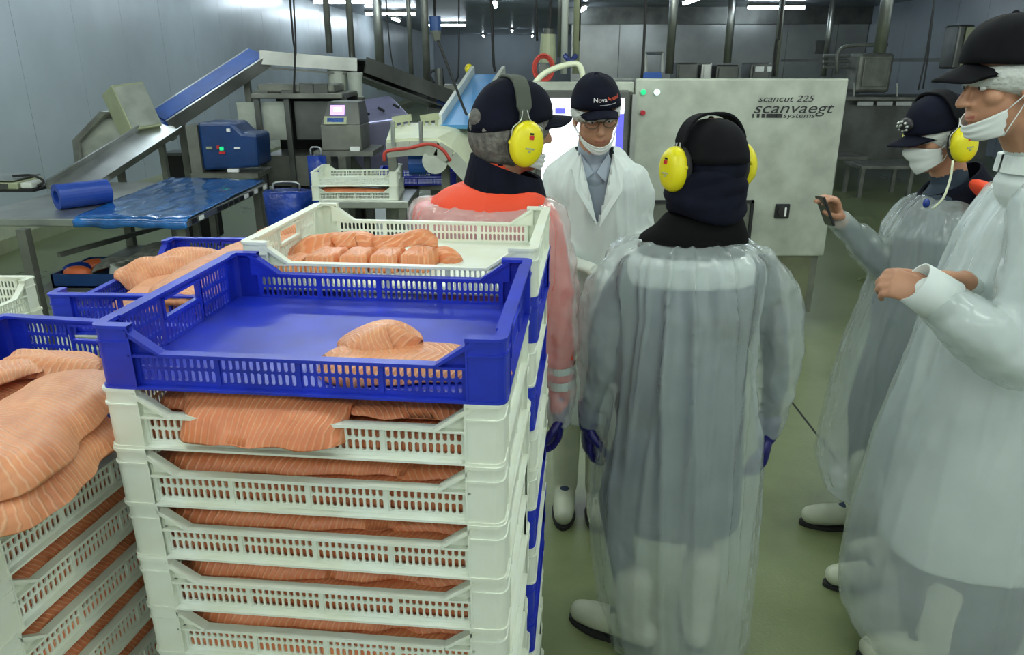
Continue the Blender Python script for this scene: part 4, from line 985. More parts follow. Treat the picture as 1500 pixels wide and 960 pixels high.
# ================================================================ cutting machine behind the people
def vx(y, f): return MPP(y, f)
MF = 5.2
m1 = thing('cutting_machine', 'large stainless portioning machine with printed side panel behind the people', 'machine', (1.1, MF + .5, 0))
def at(x, y, f=MF): return P(x, y, f)
zt, zb = at(1236, 115).z, at(1217, 376).z; xl, xr, xm = at(770, 200).x, at(1232, 200).x, at(927, 200).x
MB().box((xl, MF + .03, .12), (xr - .03, MF + 1.3, zt - .06)).build('body', 'steel_dull', m1)
pn = MB().box((xm, MF, zb), (xr, MF + .035, zt)).build('side_panel', 'steel_panel', m1, bevel=.012)
MB().box((xm - .02, MF + .02, .10), (xr - .08, MF + .04, zb)).build('lower_plate', 'plate_olive', m1)
MB().box((xl, MF - .01, zt - .09), (xm - .01, MF + .05, zt - .02)).build('top_rail', 'steel_panel', m1, bevel=.01)
mo = MB().box((at(786, 130).x, MF - .05, at(800, 285).z), (at(922, 130).x, MF + .02, at(800, 132).z)).build('monitor', 'steel_dark', m1, bevel=.012)
MB().box((at(794, 130).x, MF - .056, at(800, 276).z), (at(914, 130).x, MF - .049, at(800, 143).z)).build('screen', 'screen_white', mo)
MB().box((at(813, 130).x, MF - .06, at(800, 166).z), (at(828, 130).x, MF - .055, at(800, 158).z)).build('window_block', 'screen_blue', mo)
MB().box((at(903, 130).x, MF - .06, at(800, 276).z), (at(914, 130).x, MF - .055, at(800, 166).z)).build('scroll_bar', 'screen_blue', mo)
for x, y, m_, lb in ((942, 135, 'green_lamp', 'green'), (962, 135, 'white_lamp', 'lit pale green'), (941, 165, 'red_lamp', 'red')):
    c = at(x, y); b = MB().tube([c + V((0, -.012, 0)), c + V((0, .01, 0))], .024, 18).build('push_button', 'steel', m1, smooth=False); b['label'] = lb + ' push button'
    MB().tube([c + V((0, -.03, 0)), c + V((0, -.008, 0))], [.016, .019], 18).build('button_cap', m_, b)
c = at(1145, 309); sw = MB().box((c.x - .05, MF - .02, c.z - .05), (c.x + .05, MF, c.z + .05)).build('rotary_switch', 'black', m1, bevel=.006)
MB().tube([c + V((0, -.04, 0)), c + V((0, -.018, 0))], .036, 20).build('dial', 'rubber_black', sw)
MB().box((c.x + .006, MF - .046, c.z - .03), (c.x + .018, MF - .038, c.z + .03)).build('pointer', 'ink_white', sw)
fr = MB()
a, b = at(943, 293), at(1098, 345); fr.box((a.x, MF - .03, a.z - .02), (b.x, MF, a.z)).box((b.x - .02, MF - .03, b.z - .1), (b.x, MF, a.z))
fr.build('black_frame', 'black', m1)
MB().box((a.x, MF - .012, b.z - .1), (b.x - .02, MF - .002, a.z - .02)).build('drawer_front', 'steel_dull', m1)
MB().box((at(918, 290).x, MF - .03, .3), (at(924, 290).x, MF + .01, zt - .1)).build('hinge_bar', 'steel', m1)
for xx in (xl + .1, xr - .2):
    for yy in (MF + .15, MF + 1.15): MB().tube([(xx, yy, 0), (xx, yy, .14)], .035, 14).build('foot', 'steel', m1)
RX = Matrix.Rotation(math.pi / 2, 4, 'X')
def sign(word, size, x, y, m_, shear=0, sx=1.0): text_mesh(word, size, Matrix.Translation(at(x, y) + V((0, -.0025, 0))) @ RX, m_, pn, shear=shear, sx=sx)
sign('scancut 225', .058, 1151, 145, 'ink', .25, 1.32); sign('scanvaegt', .096, 1161, 159, 'ink', .28, 1.42); sign('systems', .046, 1170, 169.5, 'ink', .2, 1.45)
for k in range(6):
    w_ = .010 + .007 * k; c = at(1103 + k * 7.6, 169.5); MB().box((c.x - w_ / 2, MF - .003, c.z - .014), (c.x + w_ / 2, MF, c.z + .012)).build('logo_block', 'ink', pn)
# ================================================================ overhead services behind the machine
def pole(x0, y0, x1, y1, f, r, m_, label, name='pipe', f2=None, sag=0):
    a, b = P(x0, y0, f), P(x1, y1, f2 or f)
    pts = [a, b] if not sag else spline([a, a.lerp(b, .5) + V((sag, 0, -abs(sag))), b], 12)
    g = MB().tube(pts, r, 10); o = g.build(name, m_, smooth=True); tag(o, label, 'cable' if 'cable' in name else 'pipe'); return o
for x0, x1, y1, f, r, m_, lb in ((475, 483, 78, 8.6, .035, 'steel_dull', 'left of two hanging rods carrying the overhead conveyor'), (508, 516, 84, 8.7, .035, 'steel_dull', 'right of two hanging rods carrying the overhead conveyor'),
        (549, 559, 132, 9.8, .055, 'steel', 'thick grey pipe standing behind the descending conveyor'), (597, 603, 120, 10.2, .03, 'steel_dull', 'thin rod right of the long lamp'),
        (621, 626, 128, 9.6, .045, 'steel_dull', 'shiny pipe beside the blue hanging plug'), (818, 819, 84, 8.5, .022, 'steel', 'bright thin pipe, leftmost of the three over the machine'),
        (826, 826, 108, 8.4, .035, 'pvc_white', 'cream pipe in the middle of the three over the machine'), (845, 843, 108, 8.4, .035, 'cream_box', 'olive pipe, rightmost of the three over the machine'),
        (982, 980, 108, 9.5, .05, 'steel', 'wide polished pipe above the black cap'), (1067, 1065, 92, 14.0, .07, 'steel', 'dull pipe against the stainless room wall'),
        (1142, 1134, 113, 9.0, .035, 'steel', 'polished post rising behind the printed panel'), (1298, 1288, 78, 9.4, .07, 'steel', 'thick pale pipe dropping to the steel tank'),
        (1212, 1206, 112, 15.0, .05, 'steel', 'thin twin pipe at the end of the stainless room')):
    a = P(x1, y1, f); g = MB().tube([V((a.x, a.y, CEIL)), a], r, 12); o = g.build('pipe', m_, smooth=True); tag(o, lb, 'pipe')
for pts, f, r, lb in (([(424, -40), (428, 40), (432, 80), (430, 145)], 7.6, .010, 'black cable hanging in front of the flat conveyor'), ([(432, -40), (433, 60), (431, 80)], 7.7, .008, 'second black cable beside the hanging one'),
        ([(636, -40), (637, 26)], 6.2, .010, 'black cable above the blue plug'), ([(641, 58.5), (655, 95), (676, 150), (690, 190), (689, 240)], 6.0, .010, 'black cable running down from the blue plug'),
        ([(565, 30), (572, 75), (587, 125)], 9.0, .008, 'thin black wire beside the grey pipe'), ([(675, 42), (672, 90), (668, 120)], 9.5, .010, 'black wire below the crosswise lamp'),
        ([(717, 15), (722, 70), (725, 105)], 8.0, .014, 'black cable above the blue inclined belt'), ([(783, -30), (786, 30), (787, 60)], 8.0, .012, 'black cable left of the olive cylinder'),
        ([(809, -30), (806, 20), (804, 44)], 7.8, .016, 'black cable dropping into the olive cylinder'), ([(946, -30), (944, 50), (940, 116)], 7.0, .012, 'black cable left of the wide polished pipe'),
        ([(1146, -30), (1143, 40), (1138, 62), (1134, 112)], 8.6, .014, 'black cable along the polished post'), ([(1369, -30), (1360, 60), (1345, 132)], 9.0, .010, 'left of two black cables before the right wall'), ([(1366, -30), (1362, 60), (1352, 130)], 9.2, .010, 'right of two black cables before the right wall'),
        ([(850, 0), (849, 60)], 8.2, .008, 'thin wire right of the olive pipe')):
    pp = [P(x, y, f) for x, y in pts]
    if pts[0][1] < 50: pp[0] = V((pp[0].x, pp[0].y, CEIL))
    g = MB().tube(spline(pp, 14) if len(pts) > 2 else pp, r, 8); o = g.build('cable', 'rubber_black', smooth=True); tag(o, lb, 'cable')
c = P(638, 40, 6.2); t = thing('hanging_plug', 'blue and grey plug hanging from a black cable', 'plug', c)
MB().tube([P(637, 24, 6.2), P(638, 45, 6.2)], .045, 12).build('plug_body', 'motor_blue', t); MB().tube([P(638, 44, 6.2), P(641, 60, 6.2)], [.045, .025], 12).build('socket', 'steel_dull', t)
c = P(804, 66, 7.8); t = thing('connector_cylinder', 'olive cylindrical connector hanging above the red hose reel', 'connector', c)
MB().tube([P(804, 42, 7.8), P(803, 52, 7.8)], .055, 14).build('neck', 'steel_dark', t); MB().tube([P(803, 50, 7.8), P(802, 92, 7.8)], [.07, .085], 14).build('sleeve', 'cream_box', t)
c = P(796, 100, 6.2); t = thing('hose_reel', 'red hose coiled on a reel behind the machine', 'hose reel', c)
MB().beam(V((c.x, c.y + .05, 1.6)), V((c.x, c.y + .05, c.z)), .05, .03).build('bracket', 'steel_dull', t)
for k in range(3): MB().tube([c + V(((.060 + k * .011) * math.cos(a), -.01 * k, (.080 + k * .011) * math.sin(a))) for a in [2 * math.pi * i / 28 for i in range(29)]], .008, 8).build('coil', 'red_hose', t, smooth=True)
MB().tube([c + V((0, -.04, 0)), c + V((0, .04, 0))], .04, 14).build('hub', 'steel_dark', t)
g = MB().tube(spline([P(778, 128, 5.9), P(800, 106, 5.9), P(835, 94, 5.9), P(850, 98, 5.9), P(856, 126, 5.9)], 20), .022, 10); tag(g.build('hose', 'cream_plastic', smooth=True), 'cream hose arching over the machine top', 'hose')
t = thing('pipe_clamp', 'blue forked clamp between the hanging pipes', 'clamp', P(836, 86, 8.2))
for a, b in (((826, 80), (836, 91)), ((845, 80), (836, 91))): MB().beam(P(*a, 8.38), P(*b, 8.38), .05, .05).build('arm', 'bag_blue', t, bevel=.01)
t = thing('blue_hopper', 'blue plastic hopper showing above the machine top', 'hopper', P(955, 118, 7))
MB().loft([[P(x, y, 7 + d) for x, y, d in ((938, 120, 0), (972, 120, 0), (972, 120, .4), (938, 120, .4))], [P(x, y, 7 + d) for x, y, d in ((944, 106, 0), (968, 106, 0), (968, 106, .4), (944, 106, .4))]]).build('bin', 'belt_blue', t)
MB().tube([P(946, 106, 7.2), P(946, 78, 7.2), P(970, 78, 7.2), P(970, 106, 7.2)], .018, 8).build('handle', 'steel', t)
for i, (x0, y0, x1, y1, m_, lb) in enumerate(((1026, 92, 1044, 116, 'steel', 'small steel box standing behind the machine top'), (1048, 95, 1084, 116, 'steel_dark', 'low dark cabinet behind the machine top'), (990, 92, 1024, 116, 'steel_dark', 'dark steel cabinet right of the polished pipe'), (1098, 92, 1130, 116, 'steel_dark', 'dark box with white labels behind the panel'))):
    a, b = P(x0, y1, 9.5), P(x1, y0, 9.5); t = thing('control_cabinet', lb, 'cabinet', (a.x, a.y, 0))
    MB().box((a.x, 9.5, 0), (b.x, 9.9, b.z)).build('body', m_, t, bevel=.02); MB().box((a.x + .03, 9.48, a.z), (b.x - .03, 9.5, b.z - .04)).build('door', m_, t)
    if i == 3:
        for q in (.05, .19): MB().box((a.x + q, 9.47, b.z - .10), (a.x + q + .10, 9.485, b.z - .04)).build('label_plate', 'white_paper', t)
o = MB().box((P(1163, 110, SF).x, SF - .08, P(1163, 110, SF - .3).z), (P(1181, 110, SF).x, SF - .02, P(1163, 98, SF - .3).z)).build('notice', 'wall_far'); tag(o, 'pale notice on the stainless room wall', 'notice')
# ================================================================ right side: tank, benches, cabinet
TF = 12.6
t = thing('steel_tank', 'upright stainless tank with rounded shoulders on a dark bench', 'tank', (P(1282, 140, TF).x, TF + .3, P(1282, 140, TF).z))
a, b = P(1252, 136, TF), P(1312, 78, TF)
MB().box((a.x, TF, a.z), (b.x, TF + .5, b.z)).build('vessel', 'steel_dull', t, bevel=.05)
MB().box((a.x + .08, TF - .02, a.z + .09), (b.x - .08, TF, b.z - .08)).build('door', 'steel_dull', t, bevel=.01)
for x in (1251, 1314): MB().tube([P(x, 142, TF - .03), P(x, 122, TF - .03)], .015, 8).build('latch', 'steel', t)
MB().tube(spline([P(1226, 108, TF - .1), P(1226, 84, TF - .1), P(1234, 70, TF - .1), P(1260, 66, TF - .1), P(1300, 66, TF - .1)], 16), .028, 10).build('guard_rail', 'steel_dull', t, smooth=True)
for k, y in enumerate((82, 90, 98)): MB().tube([P(1206, y, TF + .4), P(1250, y, TF + .4)], .03, 10).build('feed_pipe', 'steel', t)
t = thing('dark_conveyor_bench', 'long dark steel bench below the tank', 'bench', (P(1290, 200, 12.4).x, 12.6, 0))
a, b = P(1225, 160, 12.4), P(1420, 142, 12.4)
MB().box((a.x, 12.4, b.z - .06), (b.x + .6, 13.6, b.z)).build('top', 'steel_dull', t, bevel=.01)
MB().box((a.x + .05, 12.5, .35), (b.x + .5, 13.5, b.z - .06)).build('body', 'steel_dark', t)
for k in range(3): MB().box((P(1255 + 28 * k, 150, 12.4).x, 12.36, b.z - .13), (P(1278 + 28 * k, 150, 12.4).x, 12.4, b.z - .07)).build('side_plate', 'steel', t)
for x in (1240, 1410):
    for y in (12.6, 13.4): MB().beam((P(x, 160, 12.4).x, y, 0), (P(x, 160, 12.4).x, y, .36), .06, .06).build('leg', 'steel_dull', t)
for n_, (x0, x1, y, f0, lb) in enumerate(((1262, 1345, 243, 10.8, 'low steel stool bench in front of the dark bench'), (1222, 1272, 230, 11.6, 'dark low bench partly behind the machine panel'))):
    a, b = P(x0, y, f0), P(x1, y, f0); t = thing('low_bench', lb, 'bench', (a.x, f0, 0))
    MB().box((a.x, f0, a.z - .05), (b.x, f0 + .6, a.z)).build('top', 'steel_dull', t, bevel=.008)
    for xx in (a.x + .05, b.x - .05):
        for yy in (f0 + .05, f0 + .55): MB().beam((xx, yy, 0), (xx, yy, a.z - .05), .05, .05).build('leg', 'steel_dull', t)
a, b = P(1394, 101, 12), P(1430, 36, 12); t = thing('wall_cabinet', 'olive steel wall cabinet beside the tall person\'s cap', 'cabinet', (a.x, 12, a.z))
MB().box((a.x, 12, a.z), (b.x, 12.4, b.z)).build('body', 'steel_dark', t, bevel=.03); MB().box((a.x + .10, 11.97, a.z + .03), (b.x - .02, 12, b.z - .03)).build('door', 'cream_box', t, bevel=.02)
MB().box((a.x + .1, 12.4, a.z + .1), (b.x - .1, 20, a.z + .16)).build('bracket', 'steel_dark', t)
# ================================================================ left: table with film, roll and scale
TZ = .90
fl, fr_, br, bl = PH(-60, 320, TZ), PH(275, 322, TZ), PH(392, 268, TZ), PH(60, 262, TZ)
bl = fl + (br - fr_)
t = thing('steel_table', 'long stainless work table with blue film on it', 'table', ((fl.x + br.x) / 2, (fl.y + br.y) / 2, 0))
MB().prism([fl + V((0, 0, -.05)), fr_ + V((0, 0, -.05)), br + V((0, 0, -.05)), bl + V((0, 0, -.05))], (0, 0, .05)).build('tabletop', 'steel', t, bevel=.006)
for q in (PH(31, 324, TZ), fr_ + (br - fr_) * .08 - V((.1, 0, 0)), br + (fr_ - br) * .06 - V((.06, 0, 0)), bl + V((.3, -.1, 0))):
    MB().beam((q.x, q.y, 0), (q.x, q.y, TZ - .05), .06, .06).build('leg', 'steel_dull', t)
shz = .36
MB().prism([V((fl.x + .3, fl.y + .1, shz)), V((fr_.x - .1, fr_.y + .1, shz)), V((br.x - .15, br.y - .1, shz)), V((bl.x + .3, bl.y - .1, shz))], (0, 0, .025)).build('lower_shelf', 'steel_dull', t)
MB().beam(V((fl.x + .5, fl.y + .15, .62)), V((fl.x + .9, bl.y - .1, .62)), .03, .03).build('cross_bar', 'steel_dull', t)
nu, nv = 40, 22; vs = []
f00, f10, f11, f01 = PH(107, 322, TZ), PH(274, 324, TZ), PH(390, 266, TZ), PH(250, 262, TZ)
for i in range(nu + 1):
    for j in range(nv + 1):
        u, v_ = i / nu, j / nv; v2 = max(0, (v_ - .12) / .88); p = (f00.lerp(f10, u)).lerp(f01.lerp(f11, u), v2)
        z = .010 + .010 * noise.noise(V((u * 9, v2 * 6, 1))) + .006 * abs(noise.noise(V((u * 22, v2 * 5, 4))))
        if v_ < .12: p = p + V((0, -.012 - .01 * noise.noise(V((u * 8, 0, 0))), 0)); z = .008 - (.12 - v_) / .12 * (.055 + .02 * noise.noise(V((u * 5, 2, 0))))
        vs.append(p + V((0, 0, max(z, -.09) + (.004 if v_ >= .12 else 0))))
g = MB(); g.add(vs, [(i * (nv + 1) + j, (i + 1) * (nv + 1) + j, (i + 1) * (nv + 1) + j + 1, i * (nv + 1) + j + 1) for i in range(nu) for j in range(nv)])
o = g.build('plastic_film', 'film_blue', smooth=True); s_ = o.modifiers.new('thick', 'SOLIDIFY'); s_.thickness = .003; tag(o, 'crinkled blue plastic film spread over the steel table', 'film')
for k in range(14):
    if k in (2, 3): continue
    a = fr_.lerp(br, .03 + k * .068); b = fr_.lerp(br, .03 + k * .068 + .05); q = MB().beam(a + V((.006, 0, -.022)), b + V((.006, 0, -.022)), .004, .03); q.build('edge_mark', 'ink_white' if k in (1, 9, 11, 13) else 'black', t)
a, b = PH(82, 289, TZ + .085), PH(158, 280, TZ + .085); t = thing('film_roll', 'fat blue roll of plastic film lying on the table', 'roll', a)
g = MB(); n = 28; dr = (b - a).normalized(); sx_ = dr.cross(V((0, 0, 1))).normalized(); uz = V((0, 0, 1)); rings = []
for p, r in ((a, .045), (a, .085), (b, .085), (b, .045)): rings.append([p + sx_ * r * math.cos(k) + uz * r * math.sin(k) for k in [2 * math.pi * i / n for i in range(n)]])
rings.append(rings[0]); g.loft(rings, cap=False); g.build('wound_film', 'roll_blue', t, smooth=False)
MB().tube([a + dr * .01, b - dr * .01], .046, 20, cap=False).build('core', 'cream_box', t)
c = PH(8, 282, TZ); t = thing('weighing_scale', 'low steel bench scale with a display at the far left', 'scale', c)
MB().box((c.x - .5, c.y, TZ + .02), (c.x + .10, c.y + .35, TZ + .075)).build('body', 'cream_box', t, bevel=.01); MB().box((c.x - .5, c.y - .005, TZ + .002), (c.x + .22, c.y + .35, TZ + .022)).build('base', 'black', t)
MB().box((c.x - .06, c.y - .01, TZ + .028), (c.x + .03, c.y, TZ + .068)).build('display', 'steel_dark', t); MB().box((c.x - .5, c.y, TZ + .085), (c.x + .08, c.y + .35, TZ + .095)).build('weighing_plate', 'steel', t)
MB().box((c.x + .11, c.y + .02, TZ + .025), (c.x + .20, c.y + .2, TZ + .07)).build('junction_box', 'pvc_white', t, bevel=.01)
MB().tube(spline([c + V((.02, .1, .11)), c + V((.17, .1, .115)), c + V((.25, .1, .07)), c + V((.22, .06, .04))], 12), .010, 8).build('cord', 'rubber_black', t, smooth=True)
# things on the lower shelf
c = PH(150, 422, shz + .025); t = thing('parts_tray', 'shallow blue tray of tools and packets on the lower shelf', 'tray', c)
g = MB().box((c.x - .34, c.y, shz + .026), (c.x + .42, c.y + .5, shz + .04)); g.box((c.x - .34, c.y, shz + .026), (c.x + .42, c.y + .015, shz + .12)).box((c.x - .34, c.y + .485, shz + .026), (c.x + .42, c.y + .5, shz + .12)).box((c.x - .34, c.y, shz + .026), (c.x - .325, c.y + .5, shz + .12)).box((c.x + .405, c.y, shz + .026), (c.x + .42, c.y + .5, shz + .12)); g.build('tray', 'motor_blue', t)
for k, (dx, dy, m_, nm, lb) in enumerate(((-.22, .12, 'orange_pack', 'packet', 'orange packet at the front of the blue tray'), (-.20, .32, 'orange_pack', 'packet', 'orange packet at the back of the blue tray'), (-.28, .22, 'bag_blue', 'packet', 'blue packet between the orange ones'), (.10, .18, 'pvc_white', 'packet', 'white carton in the blue tray'))):
    M = Matrix.Translation(V((c.x + dx, c.y + dy, shz + .10))) @ Matrix.Rotation(.4 * k, 4, 'Z') @ Matrix.Rotation(.3, 4, 'X'); g = MB(); g.ell(M, (0, 0, 0), (.10, .055, .05), 14, 8) if k != 3 else g.box((-.10, -.06, -.06), (.10, .06, .05), M); tag(g.build(nm, m_, smooth=k != 3), lb, 'packet', 'clutter in the blue tray')
for k in range(5):
    M = Matrix.Translation(V((c.x + .06 + .05 * k, c.y + .27 + .03 * k, shz + .135 + .016 * k))) @ Matrix.Rotation(.35 + .18 * k, 4, 'Z') @ Matrix.Rotation(-.12, 4, 'Y')
    g = MB(); n = 10; g.add([M @ V((-.22 + .44 * i / n, y_, .02 * math.sin(i * .7 + k) + dz)) for dz in (0, .006) for y_ in (-.14, .14) for i in range(n + 1)],
        [(i, i + 1, n + 2 + i, n + 1 + i) for i in range(n)] + [(2 * n + 2 + i, 3 * n + 3 + i, 3 * n + 4 + i, 2 * n + 3 + i) for i in range(n)])
    tag(g.build('paper_sheet', 'paper_grey'), ['lowest', 'second', 'middle', 'fourth', 'topmost'][k] + ' crumpled grey sheet in the pile on the blue tray', 'paper', 'grey sheets in the tray')
# ================================================================ chute, hopper and inclined conveyor
t = thing('steel_chute', 'sloping stainless chute with raised sides leading down to the table', 'chute', P(110, 290, 5.9))
a, b = P(92, 284, 5.9), P(246, 186, 7.3); ax = (b - a).normalized(); UP = V((.25, -.62, .75)); sd = ax.cross(UP).normalized(); un = sd.cross(ax)
MB().beam(a, b, .26, .015, UP).build('slide', 'steel', t)
for q in (-1, 1): MB().beam(a + sd * .13 * q + un * .03, b + sd * .13 * q + un * .03, .012, .07, UP).build('side_rail', 'steel', t)
MB().prism([P(105, 262, 6.6), P(112, 210, 6.9), P(150, 170, 7.2), P(215, 172, 7.4), P(215, 205, 7.4)], (0, .02, 0)).build('back_plate', 'steel_panel', t)
MB().tube([P(118, 260, 6.55), P(112, 208, 6.85), P(150, 168, 7.15), P(172, 166, 7.3)], .035, 10).build('frame_tube', 'steel_dull', t)
for x, y, f_ in ((175, 240, 6.6), (235, 200, 7.2)):
    q = P(x, y, f_); MB().beam((q.x, q.y, 0), (q.x, q.y, q.z - .02), .05, .05).build('leg', 'steel_dull', t)
M = Matrix.Translation(P(193, 160, 7.2)) @ Matrix.Rotation(math.radians(-38), 4, 'Z') @ Matrix.Rotation(math.radians(-22), 4, 'Y') @ Matrix.Rotation(math.radians(6), 4, 'X')
t = thing('feed_hopper', 'tilted cream box hopper above the chute', 'hopper', P(193, 160, 7.2))
MB().box((-.12, -.15, -.22), (.12, .15, .20), M).build('hopper_box', 'cream_box', t, bevel=.008); MB().box((.118, -.14, -.20), (.126, .14, .18), M).build('side_plate', 'steel_panel', t)
t = thing('inclined_conveyor', 'steel conveyor with blue belt climbing, running level, then descending', 'conveyor', P(230, 190, 7.5))
a, b, c, d_ = P(236, 178, 7.5), P(380, 84, 8.2), P(520, 95, 8.5), P(645, 142, 9.3)
def conv(a, b, wd, belt, side, dep=.12, UPC=V((.1, -.22, .95))):
    ax = (b - a).normalized(); sd = ax.cross(UPC).normalized(); un = sd.cross(ax)
    MB().beam(a + un * .055, b + un * .055, wd, .02, UPC).build('belt', belt, t)
    for q in (-1, 1): MB().beam(a + sd * (wd / 2 + .02) * q, b + sd * (wd / 2 + .02) * q, .03, dep, un).build('side_frame', side, t)
    MB().beam(a - un * (dep * .75), b - un * (dep * .75), wd * .9, .02).build('under_tray', 'steel_dark', t)
    return sd, un
conv(b, c, .30, 'steel_dull', 'steel', .13, V((0, 0, 1))); conv(c, d_, .36, 'steel_dark', 'steel_dark', .16, V((0, 0, 1))); sd, un = conv(a, b, .28, 'belt_blue', 'steel')
MB().tube([a - sd * .19 + V((-.03, 0, -.03)), a + sd * .17 + V((-.03, 0, -.03))], .075, 18).build('end_roller', 'belt_blue', t, smooth=False)
MB().ell(Matrix.Translation(a + sd * .24 + V((-.02, -.02, -.04))), (0, 0, 0), (.06, .07, .07)).build('end_cap', 'pvc_white', t, smooth=True)
for q, y_ in ((a.lerp(b, .18), 0), (a.lerp(b, .22) + sd * .3, 0), (a.lerp(b, .85), 0)): MB().beam((q.x, q.y, 0), (q.x, q.y, q.z - .12), .06, .06).build('leg', 'steel_dull', t)
MB().beam(P(455, 96, 8.3), P(488, 97, 8.35), .12, .05).build('junction_box', 'steel_dark', t)
# blue motor housing
t = thing('blue_drive_unit', 'dark blue rounded drive unit with red and green marks under the conveyor', 'machine', P(330, 250, 6.9))
a, b = P(298, 250, 6.9), P(372, 180, 6.9)
MB().prism([V((a.x, 6.9, a.z)), V((b.x, 6.9, a.z + .03)), V((b.x + .01, 6.9, b.z - .10)), V((b.x - .12, 6.9, b.z - .09)), V((b.x - .20, 6.9, b.z)), V((a.x, 6.9, b.z))], (0, .4, 0)).build('housing', 'motor_blue', t, bevel=.025)
MB().box((a.x - .10, 6.88, a.z - .02), (a.x, 7.3, b.z - .02)).build('side_plate', 'steel_dull', t)
MB().box((a.x - .1, 6.85, a.z - .06), (b.x, 7.3, a.z - .02)).build('shelf', 'steel_dull', t)
for x in (a.x - .05, b.x - .05): MB().beam((x, 7.1, 0), (x, 7.1, a.z - .05), .06, .06).build('leg', 'steel_dull', t)
for x, y, w_, h_, m_ in ((324, 218, .03, .03, 'green_lamp'), (325, 224, .05, .02, 'red'), (319, 216, .02, .03, 'red'), (347, 217, .05, .015, 'ink_white'), (334, 191, .03, .03, 'ink_white'), (306, 217, .05, .02, 'cream_box'), (341, 250, .1, .03, 'ink_white')):
    q = P(x, y, 6.88); MB().box((q.x - w_ / 2, 6.88, q.z - h_ / 2), (q.x + w_ / 2, 6.905, q.z + h_ / 2)).build('mark', m_, t)
# grey hooded machine with a dark bay
t = thing('hooded_machine', 'grey hooded machine with clear side sheets and a dark open bay', 'machine', P(440, 225, 7.6))
a, b = P(386, 228, 7.6), P(505, 141, 7.6)
MB().box((a.x - .03, 7.5, b.z - .02), (b.x, 8.3, b.z + .03)).build('roof', 'steel_dull', t, bevel=.01); MB().box((a.x, 7.62, b.z + .03), (b.x - .1, 8.1, b.z + .11)).build('roof_box', 'steel_dull', t, bevel=.02)
MB().box((a.x, 8.2, .1), (b.x, 8.25, b.z)).build('back_wall', 'shade_fill', t); MB().box((a.x, 7.6, a.z - .30), (b.x, 8.2, a.z)).build('base_tray', 'steel_dull', t)
for x in (a.x, P(424, 180, 7.6).x, b.x): MB().beam((x, 7.58, 0), (x, 7.58, b.z), .05, .05).build('post', 'steel_dark', t)
MB().box((a.x + .03, 7.62, P(400, 205, 7.6).z), (P(424, 180, 7.6).x - .03, 7.63, b.z - .05)).build('clear_sheet', 'steel_panel', t); MB().box((P(426, 180, 7.6).x + .03, 7.66, P(400, 205, 7.6).z), (b.x - .03, 7.67, b.z - .05)).build('clear_sheet', 'steel_dark', t)
MB().box((P(345, 150, 7.7).x, 7.72, P(345, 205, 7.7).z), (a.x - .02, 7.74, P(345, 150, 7.7).z)).build('side_sheet', 'steel_panel', t)
for x in (382, 422, 449, 470): q = P(x, 140, 7.6); MB().box((q.x - .07, 7.6, q.z), (q.x + .07, 7.75, q.z + (.11 if x > 440 else .05))).build('knob_box', 'steel_dark', t, bevel=.01)
MB().box((a.x + .03, 7.66, .06), (b.x - .03, 8.18, a.z - .30)).build('dark_infill', 'shade_fill', t)  # dark box added to darken the light gap under the bay
# printer with violet screen
t = thing('label_printer', 'steel inkjet coder with a lit violet screen on a stand', 'printer', (P(500, 222, 6.4).x, 6.5, 0))
a, b = P(472, 221, 6.4), P(528, 183, 6.4); c = P(476, 150, 6.4); d_ = P(522, 150, 6.4)
MB().box((a.x, 6.4, a.z), (b.x, 6.8, b.z)).build('cabinet', 'steel_dull', t, bevel=.01)
MB().loft([[V((a.x, 6.4, b.z)), V((b.x, 6.4, b.z)), V((b.x, 6.8, b.z)), V((a.x, 6.8, b.z))], [V((c.x, 6.5, c.z)), V((d_.x, 6.5, c.z)), V((d_.x, 6.78, c.z)), V((c.x, 6.78, c.z))]]).build('head', 'steel_dark', t, bevel=.008)
def onface(x0, y0, x1, y1, m_, nm):
    p0, p1 = P(x0, y1, 6.4), P(x1, y0, 6.4); k = lambda z: 6.4 + .1 * (z - b.z) / (c.z - b.z) - .006
    MB().prism([V((p0.x, k(p0.z), p0.z)), V((p1.x, k(p0.z), p0.z)), V((p1.x, k(p1.z), p1.z)), V((p0.x, k(p1.z), p1.z))], (0, -.006, 0)).build(nm, m_, t)
onface(482, 155, 502, 169, 'screen_violet', 'screen'); onface(487, 158, 498, 164, 'screen_white', 'screen_window'); onface(475, 171, 507, 182, 'cream_box', 'keypad'); onface(479, 173, 503, 179, 'belt_blue', 'keys')
MB().box((P(513, 213, 6.4).x, 6.385, P(513, 221, 6.4).z), (P(527, 213, 6.4).x, 6.4, P(513, 215, 6.4).z)).build('label_plate', 'white_paper', t)
MB().box((a.x - .06, 6.35, a.z - .04), (b.x + .1, 6.9, a.z)).build('shelf', 'steel_dull', t)
for x in (a.x + .05, b.x): MB().beam((x, 6.6, 0), (x, 6.6, a.z - .03), .05, .05).build('leg', 'steel_dark', t)
